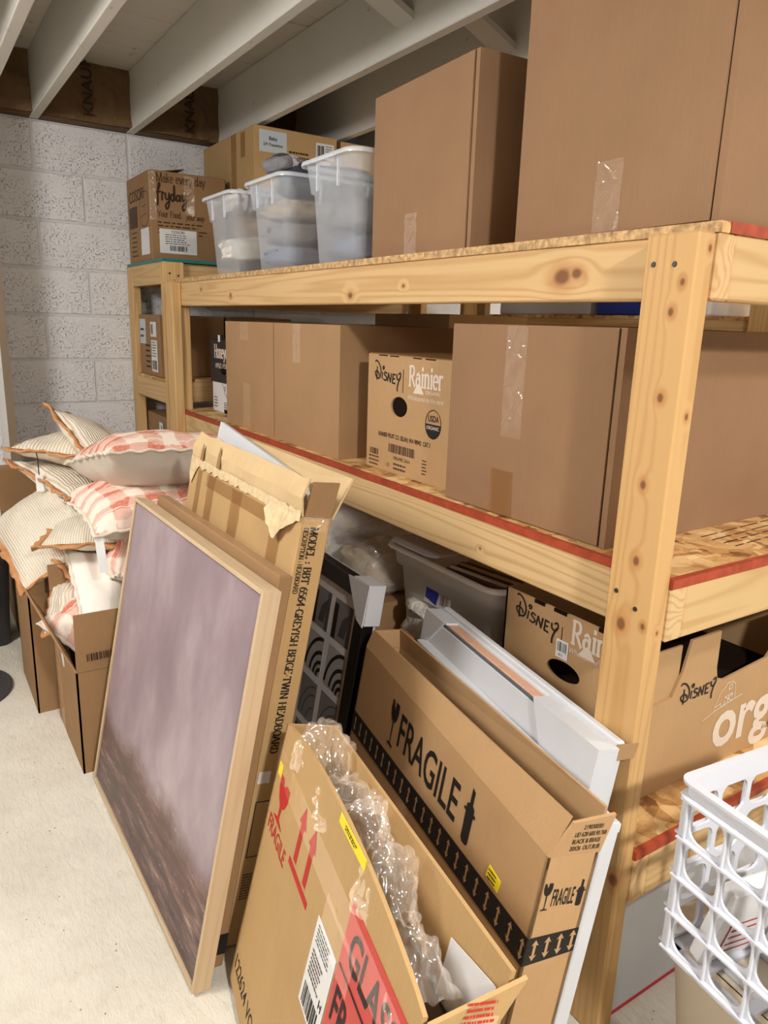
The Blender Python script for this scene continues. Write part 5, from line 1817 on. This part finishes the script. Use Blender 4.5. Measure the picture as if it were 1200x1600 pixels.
text('printed_text', '122624 VO', .042, M['ink'], r0, fr_(.012, .036, .0006), .006, sx=.80)
sheet('paper_slip', [(.50, .44), (.60, .45), (.60, .545), (.50, .52)], M['paper'], r0, FR_FRONT(0, .0006, 0) @ Matrix.Rotation(pi, 4, 'Y') if False else Matrix(((1, 0, 0, 0), (0, 0, -1, -.0066), (0, 1, 0, 0), (0, 0, 0, 1))))
for (x, z, w, h) in ((.0, .44, .61, .05), (.33, .39, .12, .06)):
    tape('tape', w, h, M['tape'], r0, fr_(x, z, .0026), 13, .0006, 60, 8)
tape('tape', .10, .06, M['tape'], r0, FR_END(Wk+.0012, -.098, Hk-.12), 4)
tape('tape', .09, .05, M['tape'], r0, FR_END(Wk+.004, -.095, Hk-.055), 5)
lines('printed_lines', .04, 5, .008, .004, M['ink_red'], r0, FR_END(Wk+.0125, -.055, Hk+.02), 5)

# bubble wrap spilling out of the glass carton
def bubblewrap():
    bm_ = bmesh.new()
    nx_, ny_ = 220, 60
    rows = []
    for i in range(nx_+1):
        u = i/nx_
        x = .06+.50*u
        row = []
        for j in range(ny_+1):
            s = j/ny_
            # cross section: a crumpled arch inside the opening
            half = .036+.010*sin(u*19+1)+.008*sin(u*7)
            a = pi*(s*1.0)
            yy = -.052-half*cos(a)
            z = Hk-.035+(.052+.022*sin(u*11+2)+.016*sin(u*29))*sin(a)**.8
            if u > .55:
                z += .022*sin(pi*(u-.55)/.45)*sin(a)-(.05*max(0, u-.82)/.18)
                yy -= .010*sin(pi*(u-.55)/.45)
            c = .012*nz(u*22, s*5, 2)+.010*nz(u*9, s*9, 5)
            n_ = Vector((0, -cos(a), sin(a)))
            # bubbles on a staggered grid
            gx, gy = u*30, s*8+(.5 if int(u*30) % 2 else 0)
            dx, dy = gx-math.floor(gx)-.5, gy-math.floor(gy)-.5
            b_ = max(0.0, 1-(dx*dx+dy*dy)*5.0)
            p = Vector((x+.006*nz(u*30, s*12, 9), yy, z))+n_*(c+.0055*math.sqrt(b_))
            row.append(bm_.verts.new(p))
        rows.append(row)
    for i in range(nx_):
        for j in range(ny_):
            ff = bm_.faces.new((rows[i][j], rows[i+1][j], rows[i+1][j+1], rows[i][j+1]))
            ff.smooth = True
    me_ = bpy.data.meshes.new('bubble_wrap')
    bm_.to_mesh(me_)
    bm_.free()
    return me_


M['bubble'] = film('bubble_film', S(226, 224, 220), .10, .07, None, .20, .97)
o = link('bubble_wrap', bubblewrap(), M['bubble'])
o.matrix_world = Matrix.LocRotScale(r0.location, r0.rotation_euler, None)
tag(o, 'crumpled clear bubble wrap sticking out of the glass carton', 'bubble wrap')
# ================================================================== pillow cartons
def open_carton(name, label, near_left, Wx, Dy, Hh, mat, ang=0.0, flaps=(), group=None):
    """open carton standing on the floor; near_left = near corner at its -x side; local x right, y away"""
    r = root(name, label, 'box', (near_left[0], near_left[1], 0), (0, 0, R(ang)), group)
    t = .005
    panel('near_wall', (0, 0, 0), (Wx, 0, 0), (Wx, 0, Hh), (0, 0, Hh), t, mat, r)
    panel('far_wall', (Wx, Dy, 0), (0, Dy, 0), (0, Dy, Hh), (Wx, Dy, Hh), t, mat, r)
    panel('side_wall', (0, Dy, 0), (0, 0, 0), (0, 0, Hh), (0, Dy, Hh), t, mat, r)
    panel('side_wall', (Wx, 0, 0), (Wx, Dy, 0), (Wx, Dy, Hh), (Wx, 0, Hh), t, mat, r)
    box('bottom', (t, t, 0), (Wx-t, Dy-t, .006), mat, r)
    for nm, pts in flaps:
        panel(nm, *pts, t, mat, r)
    return r


b1 = open_carton('pillow_carton', 'open brown carton of plaid pillows beside the mauve painting', (-.616, 1.292), .42, .355, .305, M['kraft_dark'], 0,
                 (('near_flap', ((.002, -.001, .306), (.42, -.001, .306), (.42, -.004, .47), (.004, -.004, .472))),
                  ('far_flap', ((.418, .356, .306), (.0, .356, .306), (.0, .362, .505), (.418, .366, .495))),
                  ('side_flap', ((-.001, .35, .306), (-.001, .0, .306), (-.03, .02, .37), (-.075, .34, .455)))))
bars('barcode', .1, .022, 22, M['ink_brown'], b1, FR_FRONT(.03, -.0048, .335) @ rot2(.02), 4)
tape('tape', .06, .30, M['tape'], b1, Matrix(((0, 0, -1, -.0008), (-1, 0, 0, .30), (0, 1, 0, .0), (0, 0, 0, 1))), 7)
b2 = open_carton('pillow_carton', 'second brown pillow carton, farther back behind the first', (-.672, 1.70), .42, .33, .40, M['kraft_dark'], 0,
                 (('near_flap', ((.0, -.001, .401), (.05, -.001, .401), (.05, -.003, .47), (.0, -.003, .47))),))
b3 = open_carton('pillow_carton', 'brown carton with a tall flap standing against the block wall', (-.64, 2.315), .42, .36, .44, M['kraft_dark'], 0,
                 (('far_flap', ((.42, .361, .441), (0, .361, .441), (-.02, .372, .63), (.42, .372, .63))),
                  ('near_flap', ((.0, -.001, .441), (.42, -.001, .441), (.42, -.02, .52), (.0, -.02, .52)))))


# ================================================================== pillows
def pillow(label, loc, rot, W, Hh, T, kind, seed, bend=0.0, group=None, tagat=None, pinch=.07, split=.5, white=False):
    r = root('throw_pillow', label, 'pillow', loc, tuple(R(a) for a in rot), group)
    n = 30
    front = {'plaid': M['plaid'], 'plaid2': M['plaid2'], 'rib': M['rib'], 'ribw': M['rib_wide']}[kind]
    back = M['white_cotton'] if white else M['satin'] if kind.startswith('plaid') else M['cream']
    trim = M['cream'] if kind.startswith('plaid') else M['caramel']

    def pt(u, v, side):
        x = W/2*u*(1-pinch*(1-v*v))
        yy = Hh/2*v*(1-pinch*(1-u*u))
        h = max(0.0, (1-abs(u)**2.6)*(1-abs(v)**2.6))**.55
        z = T*(split if side > 0 else -(1-split) if side < 0 else 0)*h
        ed = (1-h)
        z += side*(.010*nz(u*2.1+seed, v*2.1, seed)*h*2)+.008*ed*nz(u*6+seed, v*6, side)*min(1, h*6)
        z += bend*(u*u+v*v)*-.5*T
        return (x, yy, z)
    for side, nm, mt in ((1, 'cover_front', front), (-1, 'cover_back', back)):
        v_, f_ = [], []
        for j in range(n+1):
            for i in range(n+1):
                u, w = -1+2*i/n, -1+2*j/n
                v_.append(pt(u, w, side))
        for j in range(n):
            for i in range(n):
                a = j*(n+1)+i
                q = (a, a+1, a+n+2, a+n+1)
                f_.append(q if side > 0 else tuple(reversed(q)))
        pyd(nm, v_, f_, mt, r, True)
    # trim along the seam
    per = []
    k = 36
    for i in range(k):
        per.append((-1+2*i/k, -1))
    for i in range(k):
        per.append((1, -1+2*i/k))
    for i in range(k):
        per.append((1-2*i/k, 1))
    for i in range(k):
        per.append((-1, 1-2*i/k))
    v_, f_ = [], []
    m_ = len(per)
    wide = (.020 if trim is M['caramel'] else .010)*min(1, W/.38)
    for i, (u, w) in enumerate(per):
        p = Vector(pt(u, w, 0))
        d = Vector((p.x, p.y, 0)).normalized()
        wob = (.006*sin(i*.55+seed)+.004*sin(i*1.7+seed))*min(1, W/.4) if trim is M['caramel'] else .004*sin(i*1.3+seed)
        up = Vector((0, 0, 1))
        o_ = wide*(.9+.25*sin(i*.8+seed))
        for a, b in ((-.006, .0045), (o_, .003+wob), (o_, -.003+wob), (-.006, -.0045)):
            v_.append(p+d*a+up*b)
    for i in range(m_):
        j = (i+1) % m_
        for q in range(4):
            q2 = (q+1) % 4
            f_.append((i*4+q, i*4+q2, j*4+q2, j*4+q))
    pyd('seam_trim', v_, f_, trim, r, True)
    if tagat:
        u, w = tagat[:2]
        p = Vector(pt(u, w, 0))
        inv = Matrix.LocRotScale(None, r.rotation_euler, None).to_3x3().inverted()
        dn = inv @ Vector((0, -.004, -1))
        sd = inv @ Vector((1, -.15, 0))
        out = inv @ Vector((0, -.026, 0))
        if tagat[2] == 'hang':
            c0 = p+out
            vv_, ff_ = tube([p, c0+dn*.02, c0+dn*.075], .0018, 6)
            pyd('tag_cord', vv_, ff_, M['cord'], r, True)
            a0 = c0+dn*.07
            pyd('hang_tag', [a0-sd*.011, a0+sd*.011, a0+sd*.011+dn*.06, a0-sd*.011+dn*.06], [(0, 1, 2, 3)], M['paper'], r)
        else:
            c0 = p+out*.3
            pyd('care_label', [c0-sd*.011, c0+sd*.011, c0+out*.6+sd*.012+dn*.05, c0+out*.6-sd*.011+dn*.05, c0+out*1.0+sd*.015+dn*.10, c0+out*1.0-sd*.008+dn*.10], [(0, 1, 2, 3), (3, 2, 4, 5)], M['paper'], r)
    return r


M['white_cotton'] = plain('white_cotton_backing', S(236, 231, 222), .88, .12, .03, 20)
PG = 'throw pillows piled in the cartons'
pillow('salmon plaid pillow on the very top of the pile', (-.27, 1.66, .825), (-13, 4, 4), .44, .46, .19, 'plaid', 1, .1, PG, split=.36)
pillow('salmon plaid pillow directly under the topmost plaid one', (-.30, 1.63, .675), (1, 3, 2), .46, .46, .17, 'plaid2', 2, .2, PG, (-.96, -.96, 'care'), split=.5)
pillow('ribbed cream pillow with caramel edge, farthest left at the top of the pile', (-.40, 2.06, .775), (-6, 8, -24), .40, .40, .11, 'ribw', 3, .1, PG, (-.6, -.98, 'hang'), split=.5)
pillow('ribbed cream pillow with caramel edge standing left of the top plaid pillows', (-.335, 1.93, .76), (38, 26, 38), .38, .38, .12, 'rib', 4, .1, PG, (-.9, -.9, 'hang'))
pillow('striped cream pillow with caramel edge wedged below the upper left one', (-.42, 2.0, .665), (10, 18, 22), .38, .38, .11, 'ribw', 5, .1, PG)
pillow('largest ribbed cream pillow sagging over the left of the pile', (-.51, 1.88, .60), (10, -20, 2), .46, .46, .17, 'rib', 6, .35, PG, (.3, -.99, 'care'))
pillow('cream pillow with caramel edge poking out below the second plaid pillow', (-.385, 1.70, .588), (0, 2, -18), .42, .40, .10, 'rib', 7, .1, PG)
pillow('grey striped pillow with caramel edge at the bottom of the pile', (-.40, 1.73, .50), (16, 4, 20), .40, .40, .12, 'ribw', 8, .2, PG)
pillow('white backed plaid pillow tucked against the top of the painting', (-.37, 1.55, .575), (-30, -36, 24), .30, .30, .14, 'plaid', 9, .1, PG, split=.35, white=True)
pillow('white backed plaid pillow leaning in the open carton', (-.43, 1.535, .405), (-150, 22, 10), .32, .32, .14, 'plaid2', 10, .1, PG, white=True)
pillow('salmon plaid pillow lying in the open carton beside the painting', (-.470, 1.465, .375), (26, -20, 20), .30, .30, .14, 'plaid', 11, .2, PG)
pillow('cream pillow with caramel edge at the left corner of the open carton', (-.565, 1.56, .40), (36, -10, -30), .16, .18, .07, 'ribw', 12, .1, PG, (-.3, -.98, 'care'))
pillow('cream pillow deep in the carton against the block wall', (-.42, 2.48, .36), (10, 0, 0), .36, .32, .14, 'rib', 13, .1, PG)

# dark things at the left edge
r0 = root('dark_bin', 'dark grey bin on the floor at the left edge of the photo', 'bin', (-.86, 2.42, 0))
v, f = loft([rring(.36, .24, .03, 0), rring(.40, .27, .03, .34), rring(.42, .29, .03, .345), rring(.42, .29, .03, .37)], True, False)
pyd('bin_wall', v, f, M['dark_grey'], r0, True)
pyd('lid', *loft([rring(.415, .285, .03, .3705), rring(.41, .28, .03, .376)], True, True), M['dark_grey'], r0)
r0 = root('round_disc', 'dark round disc lying on the floor at the left edge of the photo', 'lid', (-.90, 1.97, 0))  # flat dark grey disc with a small knob, resting on the floor
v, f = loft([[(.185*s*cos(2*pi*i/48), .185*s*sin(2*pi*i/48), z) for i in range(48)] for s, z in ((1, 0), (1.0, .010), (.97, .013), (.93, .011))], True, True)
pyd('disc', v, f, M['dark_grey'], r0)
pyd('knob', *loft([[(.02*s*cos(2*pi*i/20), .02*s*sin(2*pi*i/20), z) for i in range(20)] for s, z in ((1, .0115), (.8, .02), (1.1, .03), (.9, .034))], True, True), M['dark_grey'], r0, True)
